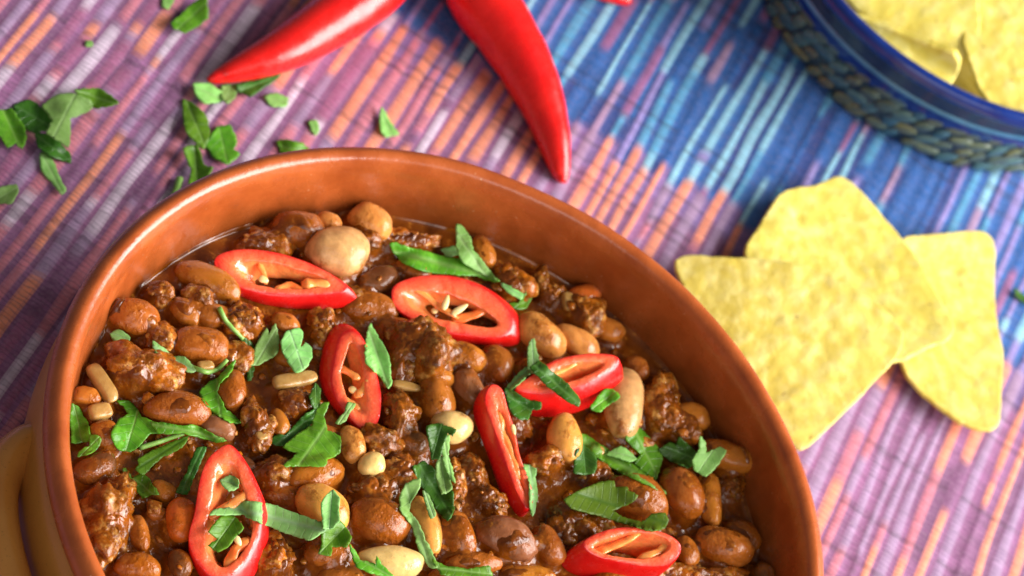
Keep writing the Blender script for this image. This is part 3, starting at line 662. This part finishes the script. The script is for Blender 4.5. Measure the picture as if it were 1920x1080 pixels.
pepper_slice([(966,728),(996,704),(1023,683),(1057,669),(1105,662),(1150,665),(1160,675),(1150,692),(1117,713),(1081,729),(1045,737),(1000,739)],
             [(1008,722),(1030,700),(1055,686),(1085,678),(1122,678),(1130,685),(1112,699),(1075,714),(1040,722)], (6, 44), .0060,
             'deep cut pepper slice with a dark parsley strip lying across it', (.0, -.1), [([(1025,710),(1045,696),(1075,684)], 9, .15)], [])
pepper_slice([(925,720),(912,734),(910,757),(922,793),(938,840),(953,882),(968,921),(985,950),(997,948),(1000,925),(988,890),(976,855),(966,808),(952,765),(942,730)],
             [(932,764),(938,795),(950,835),(962,870),(975,905),(984,918),(980,895),(970,855),(958,810),(945,775)], (-23, 20), .0050,
             'narrow pepper slice standing steeply beside the oval tan bean', (.22, .05), [([(940,790),(953,835),(968,880)], 8, .1)], [(963,806,14,6,80,-.05)])
pepper_slice([(428,832),(408,842),(388,862),(374,900),(364,960),(353,1005),(360,1040),(385,1074),(415,1088),(442,1075),(462,1052),(478,1023),(489,990),(490,945),(478,905),(462,870),(446,846)],
             [(428,864),(408,880),(398,930),(386,985),(384,1025),(398,1054),(418,1066),(445,1050),(466,1018),(474,985),(466,945),(452,905),(444,876)], (13, 33), .0052,
             'large round pepper slice with parsley inside its cavity and a long parsley ribbon over it', (.04, -.06), [([(405,965),(425,950),(448,936),(468,925)], 12, .1), ([(430,1058),(442,1030),(460,1015)], 14, .2), ([(388,1000),(395,975),(408,965)], 10, .3)], [(446,1014,13,8,60,-.05)])
pepper_slice([(1092,1020),(1112,1003),(1150,990),(1196,988),(1245,998),(1271,1013),(1278,1028),(1270,1046),(1250,1061),(1208,1063),(1160,1055),(1112,1041)],
             [(1114,1021),(1155,1006),(1204,999),(1245,1009),(1257,1021),(1245,1036),(1208,1046),(1155,1044),(1120,1033)], (-44, 34), .0075,
             'thick pepper slice with pinkish shine on its skin under the lobed yellow green parsley leaf', (.0, -.12), [([(1120,1035),(1150,1026),(1185,1008)], 9, .1), ([(1205,1048),(1235,1036),(1252,1020)], 10, .15)], [])

# ------------------------------------------------------------------ parsley
def fillpoly(poly, step, teeth=0):
    poly = np.array(poly, float); out = []
    if teeth: poly = poly.mean(0) + (poly - poly.mean(0)) * 1.06
    ar = np.sum(poly[:, 0] * np.roll(poly[:, 1], -1) - np.roll(poly[:, 0], -1) * poly[:, 1]); sg = -1 if ar > 0 else 1
    for i in range(len(poly)):
        a, b = poly[i], poly[(i + 1) % len(poly)]; L = np.linalg.norm(b - a); n = max(1, int(L / step))
        nrm = np.array([-(b - a)[1], (b - a)[0]]) / (L + 1e-9); bow = rng.uniform(-.02, .07) * L
        s0 = rng.uniform(0, 11); per = rng.uniform(11, 22)
        for k in range(n):
            t = k / n; out.append(a + (b - a) * t - nrm * bow * math.sin(math.pi * t) * .6 + nrm * sg * teeth * ((s0 + L * t) / per % 1.0) + (rng.normal(0, .4, 2) if k else 0))
    B = np.array(out); x0, y0 = B.min(0); x1, y1 = B.max(0)
    gx_, gy_ = np.meshgrid(np.arange(x0, x1, step), np.arange(y0, y1, step * .87), indexing='ij'); gx_ = gx_ + (np.arange(gx_.shape[1]) % 2)[None] * step / 2
    m = inpoly(gx_, gy_, B); I = np.stack([gx_[m], gy_[m]], 1)
    if len(I):
        d = np.min(np.hypot(I[:, None, 0] - B[None, :, 0], I[:, None, 1] - B[None, :, 1]), 1); I = I[d > step * .55]
    pts = [Vector(p) for p in np.vstack([B, I])] if len(I) else [Vector(p) for p in B]
    r = delaunay_2d_cdt(pts, [], [list(range(len(B)))], 1, 1e-4)
    return np.array([v[:] for v in r[0]]), [tuple(f) for f in r[2]]
def nbsmooth(vals, faces, n, it):
    for _ in range(it):
        acc = np.zeros(n); cnt = np.zeros(n)
        for a, b in ((0, 1), (1, 2), (2, 0)):
            fa = faces[:, a]; fb = faces[:, b]; np.add.at(acc, fa, vals[fb]); np.add.at(cnt, fa, 1); np.add.at(acc, fb, vals[fa]); np.add.at(cnt, fb, 1)
        vals = .5 * vals + .5 * acc / np.maximum(cnt, 1)
    return vals
NLEAF = 0
def leaf(poly, key, label, group, on='stew', lift=.0, tilt=(0, 0), curl=1.0, thick=.00022):
    global NLEAF; NLEAF += 1
    xy, fc = fillpoly(poly, 3.6, 1.5); F3 = np.array([f for f in fc if len(f) == 3])
    c = xy.mean(0); d = xy - c; w_, E = np.linalg.eigh(d.T @ d); ax = E[:, 1]; p = d @ ax; q = d @ E[:, 0]; Lp = np.ptp(p); Lq = np.ptp(q)
    if on == 'stew': zs = surf(xy) + .0008
    else: zs = np.full(len(xy), .0005)
    z0 = np.percentile(zs, 62) if on == 'stew' else .0006
    s = NLEAF * 7.7; k3 = np.stack([p / 40, q / 40, np.full(len(p), s)], 1)
    crv = (.0009 * vn(k3) + .0024 * (np.abs(q - Lq * .15 * (hsh(NLEAF, 3., 2.) - .5)) / (Lq / 2 + 1e-6)) ** 1.15 * (hsh(NLEAF, 1., 1.) - .25) * (Lq / 45) + .0016 * np.abs(p / (Lp / 2 + 1e-6) - .4 * (hsh(NLEAF, 9., 5.) - .5)) ** 1.3 * (hsh(NLEAF, 2., 5.) - .2) * (Lp / 70)) * curl
    zp = z0 + lift * .001 + (tilt[0] * d[:, 0] + tilt[1] * d[:, 1]) * 1e-5 + crv
    z = np.maximum(zp, zs); z = nbsmooth(z, F3, len(z), 4 if on == 'stew' else 2); z = np.maximum(z, zs - .0002 if on == 'stew' else zs)
    P = pixv(xy, z); o = meshobj('parsley_leaf', P, [tuple(f) for f in F3], MT[key], loc=P.mean(0))
    me = o.data
    if len(me.polygons) and np.mean([pl.normal.z for pl in me.polygons]) < 0: me.flip_normals()
    a_, b_ = (p - p.min()) / max(Lp, 1e-6) * max(Lp / 40, .8), q / max(Lp * .5, 1e-6)
    attr(o, 'lp', a_ ); attr(o, 'lq', b_)
    sd = o.modifiers.new('thickness', 'SOLIDIFY'); sd.thickness = thick; sd.offset = 1
    if label in (ls, lt): label = dict(g='green', dk='dark green', l='pale green', u='grey green', y='bright')[key] + (' chopped parsley piece beside ' + near(*c) if on == 'stew' else ' small parsley scrap on the cloth beside ' + ('the slimmer whole pepper' if c[0] > 345 or c[1] < 130 else 'the large parsley clump'))
    tag(o, label, 'parsley', group); return o
def stem(pts, r_px, label, group, on='stew', lift=.4):
    p = np.array(pts, float); t = np.linspace(0, 1, len(p)); tq = np.linspace(0, 1, 16); q = np.stack([np.interp(tq, t, p[:, 0]), np.interp(tq, t, p[:, 1])], 1)
    q[1:-1] = (q[:-2] + 2 * q[1:-1] + q[2:]) / 4
    z = (surf(q) if on == 'stew' else np.full(16, .0004)) + r_px * 1.16e-4 * .8 + lift * .001 * (on == 'stew'); z = np.convolve(np.pad(z, 2, mode='edge'), np.ones(5) / 5, 'valid')
    P = pixv(q, z); V, f = tube(P, r_px * 1.18e-4 * np.linspace(1, .8, 16), 10); o = meshobj('parsley_sprig', V, f, MT['stem'], loc=P.mean(0)); tag(o, label, 'parsley', group)
GS = 'chopped parsley on the stew'; GT = 'chopped parsley on the cloth'
ls = 'chopped parsley piece resting on the bean stew'; lt = 'small scrap of chopped parsley lying on the striped cloth'
# on the stew (lower pieces first)
L = leaf
L([(207,627),(223,619),(234,625),(243,634),(238,646),(228,640),(216,641)], 'u', 'dull grey green parsley scrap beside an orange bean at the bowl wall', GS)
L([(580,745),(590,720),(600,730),(599,760),(588,766)], 'dk', ls, GS)
L([(368,842),(385,842),(375,868),(361,899),(351,926),(332,921),(351,887)], 'dk', 'dark parsley strip tucked beside the large round pepper slice', GS)
L([(134,759),(146,764),(158,785),(166,800),(168,824),(150,829),(134,829),(134,805)], 'g', 'bright parsley piece touching the bowl wall beside a reddish bean', GS)
L([(168,817),(180,817),(189,824),(184,838),(170,850),(146,856),(151,845),(168,836)], 'g', ls, GS)
L([(219,754),(240,754),(255,768),(264,783),(288,792),(298,812),(279,812),(262,832),(245,845),(225,842),(213,825),(211,809),(223,788),(240,778),(233,764)], 'g', 'broad curled parsley leaf joined to a long sprig near the bowl wall', GS, lift=.5, tilt=(-.6, 0))
L([(286,793),(341,800),(361,797),(390,810),(421,826),(404,829),(361,817),(344,812),(300,812)], 'g', ls, GS, lift=.6)
L([(260,863),(293,844),(337,825),(351,820),(344,834),(325,848),(305,856),(284,875),(269,890),(256,880),(262,872)], 'y', 'toothed bright green parsley leaf under a long green stalk', GS, lift=.3)
stem([(262,840),(300,828),(344,813)], 5, 'parsley stalk with a cut end beside the large brown bean', GS, lift=1.0)
L([(231,880),(236,880),(248,899),(264,889),(274,895),(286,911),(297,927),(284,926),(267,933),(255,916)], 'g', 'small square cut parsley piece with pale veins on the ragged beef chunk', GS, tilt=(0, 2))
L([(288,641),(303,651),(325,670),(346,670),(356,682),(366,692),(361,697),(344,694),(308,677),(291,660)], 'u', 'curled parsley tip on the wide rough beef chunk', GS, lift=.4)
stem([(358,688),(390,699),(409,692),(426,674)], 5, 'forked light green parsley stalk between beef and bean', GS, lift=.8)
L([(440,677),(432,700),(412,720),(407,735),(421,764),(450,790),(433,790),(402,773),(382,752),(376,735),(386,724),(409,711),(428,690)], 'g', 'hooked parsley leaf hanging from a pale stalk onto the large brown bean', GS, lift=.6)
stem([(411,577),(422,600),(438,618),(456,636)], 5, 'thin bright parsley stalk beside the long oval pepper slice', GS)
L([(454,631),(470,643),(476,655),(474,672),(476,691),(471,711),(464,713),(464,682),(457,653)], 'dk', ls, GS)
L([(467,683),(481,650),(499,617),(504,630),(515,608),(521,636),(520,660),(499,675),(482,684)], 'l', 'notched pale parsley leaf next to the heart shaped one', GS, lift=.5, tilt=(1, -1))
L([(528,643),(538,624),(559,617),(567,626),(564,646),(557,660),(571,643),(582,653),(583,670),(574,687),(555,697),(543,682),(533,663)], 'u', 'heart shaped grey green parsley leaf', GS, lift=.5)
L([(508,826),(523,814),(537,815),(553,798),(571,778),(590,768),(598,764),(592,786),(570,805),(560,820),(540,832),(520,834)], 'dk', ls, GS, lift=.4)
L([(533,839),(556,818),(585,800),(598,764),(615,759),(605,785),(611,809),(636,821),(635,848),(612,860),(608,872),(590,872),(562,872),(531,874),(548,860),(559,849)], 'g', 'largest lobed parsley leaf, spread beside the upright narrow pepper slice', GS, lift=.9)
L([(629,793),(646,773),(651,756),(665,759),(653,778),(646,790),(634,795)], 'l', 'tiny twisted parsley scrap on the edge of the upright narrow pepper slice', GS)
L([(695,610),(704,626),(718,648),(728,670),(731,692),(733,716),(728,726),(711,703),(687,679),(687,641)], 'l', 'pointed pale parsley leaf leaning on the upright narrow pepper slice', GS, lift=.8, tilt=(2, 0))
L([(735,459),(745,457),(781,469),(817,479),(850,485),(888,498),(931,526),(910,524),(888,515),(841,513),(802,510),(759,493),(740,471)], 'g', 'long veined parsley strip above the oval pepper slice with two seeds', GS, lift=.6)
L([(827,469),(851,462),(863,476),(841,483)], 'u', ls, GS)
L([(856,423),(866,426),(881,446),(886,470),(908,494),(930,524),(898,508),(868,490),(858,470),(857,448)], 'l', 'upright pointed parsley leaf rising from the long veined strip', GS, lift=1.4, tilt=(0, -3))
L([(939,532),(948,534),(980,552),(976,562),(955,550)], 'u', ls, GS)
L([(955,570),(972,568),(989,544),(996,538),(998,556),(989,573),(980,580),(965,578)], 'g', 'small parsley tip beside the oval pepper slice with two seeds', GS, lift=.4)
L([(947,731),(962,712),(984,690),(994,699),(975,718),(960,730)], 'u', ls, GS, lift=.3)
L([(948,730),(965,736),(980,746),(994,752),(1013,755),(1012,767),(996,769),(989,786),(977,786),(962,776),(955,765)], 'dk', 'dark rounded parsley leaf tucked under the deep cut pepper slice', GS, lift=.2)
L([(989,692),(990,668),(992,644),(1001,637),(1005,660),(1011,682),(1003,700)], 'u', 'folded grey green parsley end above the deep cut pepper slice', GS, lift=.6)
L([(996,692),(1011,680),(1023,687),(1040,702),(1057,716),(1072,732),(1084,748),(1083,760),(1064,752),(1048,740),(1033,728),(1012,708)], 'dk', 'dark parsley strip lying across the deep cut pepper slice', GS, lift=.7)
L([(1108,762),(1122,742),(1134,731),(1150,733),(1161,745),(1145,756),(1136,762),(1126,772),(1112,769)], 'g', 'small folded parsley leaf against the long pale beige bean', GS, lift=.3)
L([(1077,886),(1080,847),(1090,836),(1105,846),(1116,857),(1118,873),(1114,886),(1095,889)], 'dk', 'dark flat parsley leaf at the foot of the oval tan bean', GS)
L([(1091,816),(1100,818),(1125,835),(1150,851),(1190,876),(1225,905),(1245,923),(1215,909),(1165,886),(1125,860),(1091,832)], 'g', 'long slanting parsley ribbon below the long pale beige bean', GS, lift=.5)
L([(1174,823),(1193,801),(1212,818),(1230,838),(1239,853),(1236,875),(1229,897),(1207,884),(1190,866),(1202,852),(1186,838)], 'g', 'folded glossy parsley cluster with pale torn edge', GS, lift=.9, tilt=(1, 1))
L([(1137,852),(1165,838),(1174,843),(1192,861),(1180,866),(1160,858)], 'l', ls, GS, lift=.7)
L([(1237,844),(1257,830),(1269,836),(1273,820),(1288,834),(1302,846),(1304,866),(1290,876),(1257,863)], 'dk', 'dark toothed parsley leaf behind the forked pale one', GS, lift=.3)
L([(1300,862),(1312,842),(1313,820),(1322,832),(1323,851),(1346,840),(1360,846),(1352,860),(1343,873),(1324,892),(1302,880)], 'l', 'forked pale parsley leaf by the pointed orange bean', GS, lift=1.2, tilt=(2, -1))
L([(1063,938),(1088,923),(1119,910),(1151,905),(1154,917),(1175,916),(1177,923),(1194,930),(1184,943),(1164,951),(1148,958),(1160,966),(1175,972),(1200,979),(1212,970),(1223,963),(1242,962),(1248,974),(1242,988),(1218,994),(1184,984),(1136,969),(1100,960),(1074,952)], 'y', 'large lobed yellow green parsley leaf on a brown bean', GS, lift=.9)
L([(981,873),(1005,880),(1003,899),(1007,925),(999,966),(993,950),(993,905)], 'u', ls, GS)
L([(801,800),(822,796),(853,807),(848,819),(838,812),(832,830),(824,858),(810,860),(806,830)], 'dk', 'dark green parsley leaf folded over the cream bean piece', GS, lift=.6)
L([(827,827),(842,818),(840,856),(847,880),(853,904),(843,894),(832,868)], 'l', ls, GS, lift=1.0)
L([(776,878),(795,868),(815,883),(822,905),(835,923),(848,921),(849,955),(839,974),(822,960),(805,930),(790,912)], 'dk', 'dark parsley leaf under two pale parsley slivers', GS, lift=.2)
L([(824,856),(836,866),(843,890),(847,916),(829,926),(821,905),(817,887)], 'l', 'pale parsley sliver standing on a dark parsley leaf', GS, lift=1.6)
L([(792,922),(803,930),(812,950),(816,966),(808,972),(800,950)], 'u', ls, GS, lift=.5)
L([(750,935),(762,911),(788,902),(786,921),(771,943),(767,962),(780,974),(795,1008),(808,1032),(818,1060),(806,1060),(796,1048),(783,1025),(774,988),(752,958)], 'l', 'long hooked parsley ribbon lying along a slanting tan bean', GS, lift=.7)
L([(813,1050),(839,1063),(876,1068),(914,1062),(920,1082),(876,1083),(830,1078)], 'g', 'parsley strip lying on a brown bean beyond the long hooked ribbon', GS, lift=.5)
L([(412,902),(430,892),(446,899),(447,914),(430,921),(420,912)], 'u', 'small parsley leaf showing through the cavity of the large round pepper slice', GS, lift=-.6)
L([(392,998),(416,969),(435,969),(455,991),(438,1010),(426,1025),(409,1034),(391,1022),(409,1010)], 'g', 'cut parsley leaf inside the large round pepper slice', GS, lift=.3)
L([(397,967),(406,957),(433,955),(430,945),(445,942),(470,942),(495,945),(528,955),(570,970),(608,984),(605,993),(590,1004),(576,1011),(540,1000),(504,986),(480,976),(457,965),(420,966)], 'u', 'long grey green parsley ribbon crossing the large round pepper slice', GS, lift=.8)
L([(603,943),(612,930),(624,921),(636,935),(634,955),(636,976),(624,990),(606,990),(605,969)], 'u', 'grey green parsley leaf standing on a tan bean at the end of the long ribbon', GS, lift=1.4)
L([(606,992),(636,978),(648,992),(658,1008),(650,1025),(622,1025),(621,1041),(598,1037),(604,1020)], 'g', ls, GS, lift=.7)
L([(656,1022),(668,1037),(675,1051),(704,1058),(704,1043),(713,1058),(736,1081),(697,1075),(670,1063),(662,1044)], 'g', 'toothed parsley leaf lying over the wide cream bean half', GS, lift=.5)
# on the cloth
T = lambda poly, key, label=lt, **kw: leaf(poly, key, label, GT, on='cloth', **kw)
T([(322,43),(340,28),(356,12),(385,-6),(389,33),(370,48),(348,61),(326,52)], 'g', 'broad folded parsley leaf on the cloth beside the slimmer whole pepper', curl=1.8)
T([(304,-4),(326,0),(315,18),(305,11)], 'l', 'tiny pale parsley scrap next to the broad folded leaf on the cloth')
T([(160,78),(172,79),(174,86),(163,88)], 'l', 'tiniest parsley crumb on the cloth, apart from the clump')
T([(-4,211),(22,206),(44,237),(48,259),(41,278),(28,267),(15,276),(4,259),(-4,250)], 'g', 'lobed parsley leaf at the end of the large parsley clump on the cloth', curl=1.3)
T([(26,200),(56,189),(81,207),(100,222),(100,241),(63,248),(41,233)], 'dk', 'dark curled parsley in the middle of the large clump on the cloth', curl=2.2)
T([(81,200),(107,181),(137,178),(167,189),(170,204),(130,222),(128,274),(89,248),(100,226)], 'l', 'pale bent parsley leaf of the large clump on the cloth', curl=2.2, lift=1.2)
T([(141,170),(185,167),(220,193),(178,202)], 'g', 'diamond shaped parsley leaf at the tip of the large clump on the cloth', curl=2, lift=.5)
T([(67,252),(96,256),(130,289),(131,304),(104,296),(74,278)], 'dk', curl=1.5)
T([(76,289),(93,293),(107,326),(122,356),(115,363),(93,337),(78,319)], 'l', 'slim parsley leaf trailing from the large clump on the cloth')
T([(-6,355),(30,348),(33,359),(22,381),(-2,380)], 'l', 'rounded parsley scrap on the cloth past the slim trailing leaf')
T([(363,159),(393,159),(415,174),(415,189),(385,194),(370,181)], 'l', 'crumpled pale parsley scrap by the tip of the slimmer whole pepper', curl=1.6)
T([(415,163),(441,159),(441,181),(426,194),(417,185)], 'l', 'small upright parsley scrap between the crumpled scrap and the dark leaf', curl=1.6)
T([(444,160),(480,152),(526,139),(496,163),(470,181),(448,170)], 'dk', 'dark parsley leaf half under the tip of the slimmer whole pepper')
T([(496,181),(519,176),(539,185),(537,198),(511,200)], 'l', 'flat oblong parsley scrap below the slimmer whole pepper')
T([(343,189),(367,200),(385,219),(391,252),(381,278),(348,244),(344,215)], 'g', 'oval cupped parsley leaf between the whole pepper and the terracotta bowl', curl=2)
T([(385,270),(407,241),(430,237),(443,267),(437,281),(448,289),(426,307),(400,293)], 'g', 'three lobed parsley leaf on the cloth near the bowl rim', curl=1.6)
T([(344,281),(370,274),(381,311),(398,315),(385,341),(370,360),(350,366),(359,319)], 'g', 'bent parsley leaf half hidden by the terracotta rim', curl=1.5)
stem([(337,335),(331,355),(320,378)], 8, 'short cut parsley stalk on the cloth against the bowl', GT, on='cloth')
T([(519,267),(537,263),(567,270),(581,285),(556,296),(533,295)], 'g', 'single dark edged parsley leaf on the cloth touching the bowl outline', curl=1.5)
T([(578,230),(593,226),(598,244),(591,254)], 'l', 'narrow parsley scrap near the single dark edged leaf')
T([(715,202),(726,222),(746,252),(722,256),(713,241)], 'l', 'lone curved parsley shred between the two whole peppers', curl=1.8)
T([(1901,541),(1925,560),(1930,576),(1905,556)], 'dk', 'dark parsley tip on the cloth beside the corn chips')

# ------------------------------------------------------------------ whole peppers on the cloth
def whole_pepper(pts, rad, label):
    p = np.array(pts, float); n = 60; t = np.arange(len(p)); tq = np.linspace(0, len(p) - 1, n)
    sp = smoothprof(np.c_[p, rad], 12); ti = np.linspace(0, len(sp) - 1, n); sp = np.stack([np.interp(ti, np.arange(len(sp)), sp[:, k]) for k in range(3)], 1)
    P = []; R = []
    for x, y, r in sp:
        q = pix(x, y, .006); rr = max(r, 2) * mpp(q); P.append(pix(x, y, max(rr, .002) + .0004)); R.append(rr)
    P = np.array(P); R = np.array(R)
    root = empty('whole_pepper', (P[0][0], P[0][1], 0)); tag(root, label, 'pepper', 'whole red peppers on the cloth')
    V, f = tube(P, R, 40); V = V + (.0009 * vn(V * 55) + .00035 * vn(V * 160))[:, None] * np.array([.6, .6, .3])
    tip = P[0] + (P[0] - P[1]) / (np.linalg.norm(P[0] - P[1]) + 1e-9) * R[0] * .8
    V = np.vstack([V, tip]); f = [q for q in f if len(q) == 4]; k = len(V) - 1; f += [(k, (j + 1) % 40, j) for j in range(40)]; f.append(tuple(range((n - 1) * 40, n * 40)))
    meshobj('fruit', V, f, MT['skin'], root)
    d = P[-1] - P[-3]; d /= np.linalg.norm(d)
    path = [P[-1] + d * s for s in np.linspace(-.001, .034, 12)]; V, f = tube(path, [R[-1] * 1.04, R[-1] * 1.02, R[-1] * .7, R[-1] * .42] + list(np.linspace(.0026, .0034, 8)), 20)
    meshobj('stalk', V, f, MT['stem'], root)
whole_pepper([(390,149),(402,146),(435,134),(485,115),(540,88),(600,52),(660,12),(715,-32),(752,-85),(765,-150),(768,-230)], [5,12,22,33,43,50,54,56,54,48,36], 'slimmer whole red pepper with its dull tip resting near parsley scraps')
whole_pepper([(1060,338),(1056,322),(1043,272),(1026,215),(1003,160),(975,105),(940,50),(900,-5),(882,-60),(886,-125),(902,-210)], [8,17,29,38,46,53,58,61,60,52,38], 'thicker curved whole red pepper pointing its tip at the bowl rim')
whole_pepper([(1180,2),(1160,-6),(1130,-20),(1095,-46),(1062,-90),(1045,-150),(1040,-215)], [9,16,22,32,40,40,30], 'whole red pepper showing only its rounded tip beside the curved pepper')

# ------------------------------------------------------------------ corn chips
def chip(poly, zfun, label, group, name='corn_chip', thick=.0013, bumps=.8, step=5.5, holes=()):
    xy, fc = fillpoly(.65 * np.array(loop(poly, 64)) + .35 * np.array(loop(poly, 64)), step); F3 = np.array([f for f in fc if len(f) == 3])
    z = np.array([zfun(x, y) for x, y in xy]); P = pixv(xy, z)
    P[:, 2] += bumps * (.0005 * fbm(P * 130 + len(label), 3) + .0006 * np.clip(.5 - worley(P * 150 + len(label), 3), 0, 1))
    for hx, hy, rr in holes:
        d_ = np.hypot(xy[:, 0] - hx, xy[:, 1] - hy); P[:, 2] += .0008 * np.exp(-((d_ - rr) / 6) ** 2) - .0008 * np.exp(-(d_ / 7) ** 2)
    o = meshobj(name, P, [tuple(f) for f in F3], MT['chip'], loc=P.mean(0)); me = o.data
    if np.mean([pl.normal.z for pl in me.polygons]) < 0: me.flip_normals()
    sd = o.modifiers.new('thickness', 'SOLIDIFY'); sd.thickness = thick; sd.offset = -1
    bv = o.modifiers.new('round', 'SUBSURF'); bv.levels = 1; bv.render_levels = 1
    tag(o, label, 'corn chip', group)
def lin(a, b, c, x0=1600, y0=600, cx=0, cy=0): return lambda x, y: (a + b * (x - x0) / 100 + c * (y - y0) / 100 + cx * ((x - x0) / 100) ** 2 + cy * ((y - y0) / 100) ** 2) * .001
GC = 'corn chips lying on the cloth'
chip([(1690,450),(1720,440),(1775,436),(1830,432),(1855,440),(1867,465),(1866,520),(1867,575),(1873,622),(1882,662),(1879,720),(1875,788),(1862,805),(1838,804),(1798,788),(1750,753),(1716,722),(1690,680),(1672,600),(1672,520)],
     lin(3.6, 0, 0, 1790, 620, .5, .6), 'corn chip at the bottom of the overlapping three, with a pointed lower corner', GC)
chip([(1396,478),(1425,420),(1460,366),(1490,352),(1530,346),(1562,331),(1580,330),(1604,348),(1640,385),(1682,432),(1720,482),(1752,540),(1785,595),(1792,615),(1775,640),(1740,652),(1700,672),(1660,672),(1560,610),(1450,540)],
     lin(7.6, 1.3, .0, 1600, 500, .35, .3), 'corn chip with a wavy top edge sandwiched between the other two chips', GC)
chip([(1266,502),(1269,484),(1290,477),(1350,481),(1430,486),(1500,497),(1560,518),(1610,543),(1660,578),(1694,618),(1690,655),(1672,682),(1640,715),(1600,757),(1550,805),(1516,838),(1500,845),(1484,832),(1440,760),(1380,680),(1310,590)],
     lin(8.5, 2.2, -2.2, 1500, 640, -.2, .0), 'topmost corn chip of the overlapping three, one corner by the bowl rim', GC)

# ------------------------------------------------------------------ blue bowl with chips
BC = (.0462, .2868)
bb = empty('blue_bowl', (BC[0], BC[1], .0005)); tag(bb, 'deep blue glazed bowl with scaly dark outside, holding corn chips', 'bowl')
def bl(name, prof, mat, n=140):
    V, f = lathe(smoothprof(prof, 5), n, BC); return meshobj(name, V, f, mat, bb)
bwall = bl('outer_wall', [(.040, .0006), (.056, .0008), (.0598, .004), (.0612, .011), (.0615, .0175), (.0622, .0205)], MT['gap'])
bl('shoulder_band', [(.0622, .0214), (.0634, .0219), (.0640, .0228), (.0646, .0262), (.0655, .0290), (.0668, .0305)], MT['band'])
bl('bead_line', [(.0618, .0203), (.0636, .0207), (.0642, .0216), (.0640, .0226)], MT['line'])
bl('rim', [(.0668, .0305), (.0690, .0312), (.0700, .0330), (.0695, .0350), (.0680, .0358), (.0664, .0350), (.0655, .0330)], MT['blue'])
bl('inner_wall', [(.0655, .0330), (.0640, .026), (.0610, .014), (.050, .0058), (.001, .005)], MT['blue'])
V, f = ico(2); Q = V * [.0032, .0009, .0021]; sh = .38; Q[:, 2] += Q[:, 0] * sh
scale_me = None
for row in range(4):
    zc = .0036 + .0043 * row; rr = np.interp(zc, [.004, .011, .0175], [.0598, .0612, .0616]); nsc = 68
    for k in range(nsc):
        an = 2 * math.pi * (k + .5 * (row % 2)) / nsc + .01 * math.sin(k * 3.1 + row)
        if scale_me is None: o = meshobj('scale', Q, f, MT['scale']); scale_me = o
        else: o = scale_me.copy(); COL.objects.link(o)
        o.parent = bwall; o.location = (BC[0] + rr * math.cos(an), BC[1] + rr * math.sin(an), zc); o.rotation_euler = (0, 0, an + math.pi / 2)
        s = 1 + .22 * math.sin(k * 7.7 + row * 2.1); o.scale = (s, 1, 1 + .2 * math.sin(k * 5.3 + row)); o.rotation_euler[1] = .25 * math.sin(k * 4.1 + row * 1.7)
GB = 'corn chips in the blue bowl'
def bchip(cx, cy, ang, size, z, tx, ty, bend, label):
    c = np.array([BC[0] + cx, BC[1] + cy, z]); tri = [(math.cos(math.radians(ang + 120 * k)) * size, math.sin(math.radians(ang + 120 * k)) * size) for k in range(3)]
    pl = []
    for k in range(3):
        a, b = np.array(tri[k]), np.array(tri[(k + 1) % 3]); pl += [tuple(a * .97), tuple(a * .82 + b * .18 + (a + b) * .03), tuple((a + b) * .56), tuple(a * .18 + b * .82 + (a + b) * .03)]
    xy, fc = fillpoly(np.array(loop(pl, 60)) * 10000, 11); xy /= 10000; F3 = np.array([f for f in fc if len(f) == 3])
    q = np.stack([xy[:, 0], xy[:, 1], bend * (xy[:, 0] ** 2) / size + .4 * bend * xy[:, 1] ** 2 / size], 1)
    q[:, 2] += .0005 * fbm(q * 130 + ang, 3)
    R = np.array(Matrix.Rotation(tx, 3, 'X') @ Matrix.Rotation(ty, 3, 'Y')); P = q @ R.T + c
    o = meshobj('corn_chip', P, [tuple(f) for f in F3], MT['chip'], loc=P.mean(0)); sd = o.modifiers.new('thickness', 'SOLIDIFY'); sd.thickness = .0016; sd.offset = 0
    bv = o.modifiers.new('round', 'SUBSURF'); bv.levels = 1; bv.render_levels = 1
    tag(o, label, 'corn chip', GB)
lb = 'corn chip heaped inside the blue bowl'
bchip(0, 0, 20, .040, .012, .0, .0, .3, lb); bchip(.012, -.012, 80, .036, .018, .15, .1, .3, lb); bchip(-.020, .010, 140, .034, .020, -.1, .2, .4, lb)
def bz(z0, k, dx=0): return lambda x, y: (z0 + k * ((x - 1761) * .55 - (y - 163) * .84) / 100 + dx * (x - 1761) / 100) * .001
chip([(1548,-40),(1575,10),(1606,60),(1672,118),(1764,166),(1840,206),(1930,236),(2050,180),(2000,-80),(1700,-120)], bz(26.5, 2.0), 'large corn chip under the curled one inside the blue bowl', GB)
chip([(1560,-60),(1600,10),(1650,48),(1720,78),(1800,112),(1838,60),(1810,-60),(1680,-110)], bz(28.0, 8.5), 'tilted corn chip standing behind the curled one in the blue bowl', GB)
chip([(1588,24),(1620,34),(1680,58),(1740,84),(1785,102),(1798,120),(1793,145),(1776,163),(1742,152),(1690,118),(1640,78),(1605,48)], lambda x, y: bz(33.0, 3.0)(x, y) + .0030 * max(0, ((x - 1590) * .55 - (y - 30)) / 30 + .3) ** 1.5, 'narrow curled corn chip with a thick pale edge along the blue rim', GB, thick=.0022)
chip([(1852,190),(1826,140),(1806,60),(1832,-50),(1990,-60),(2010,150),(1955,206),(1902,206)], bz(31.5, 5.5), 'broad bright corn chip lying on top against the blue rim', GB)
bchip(-.030, .022, 40, .030, .033, .1, .35, .5, lb); bchip(.018, .040, 75, .028, .035, -.45, -.1, .5, lb); bchip(.040, -.002, 100, .028, .034, .1, -.45, .5, lb); bchip(.030, .022, 10, .030, .036, .1, -.3, .5, lb); bchip(-.006, .034, 70, .030, .034, -.3, .1, .5, lb)
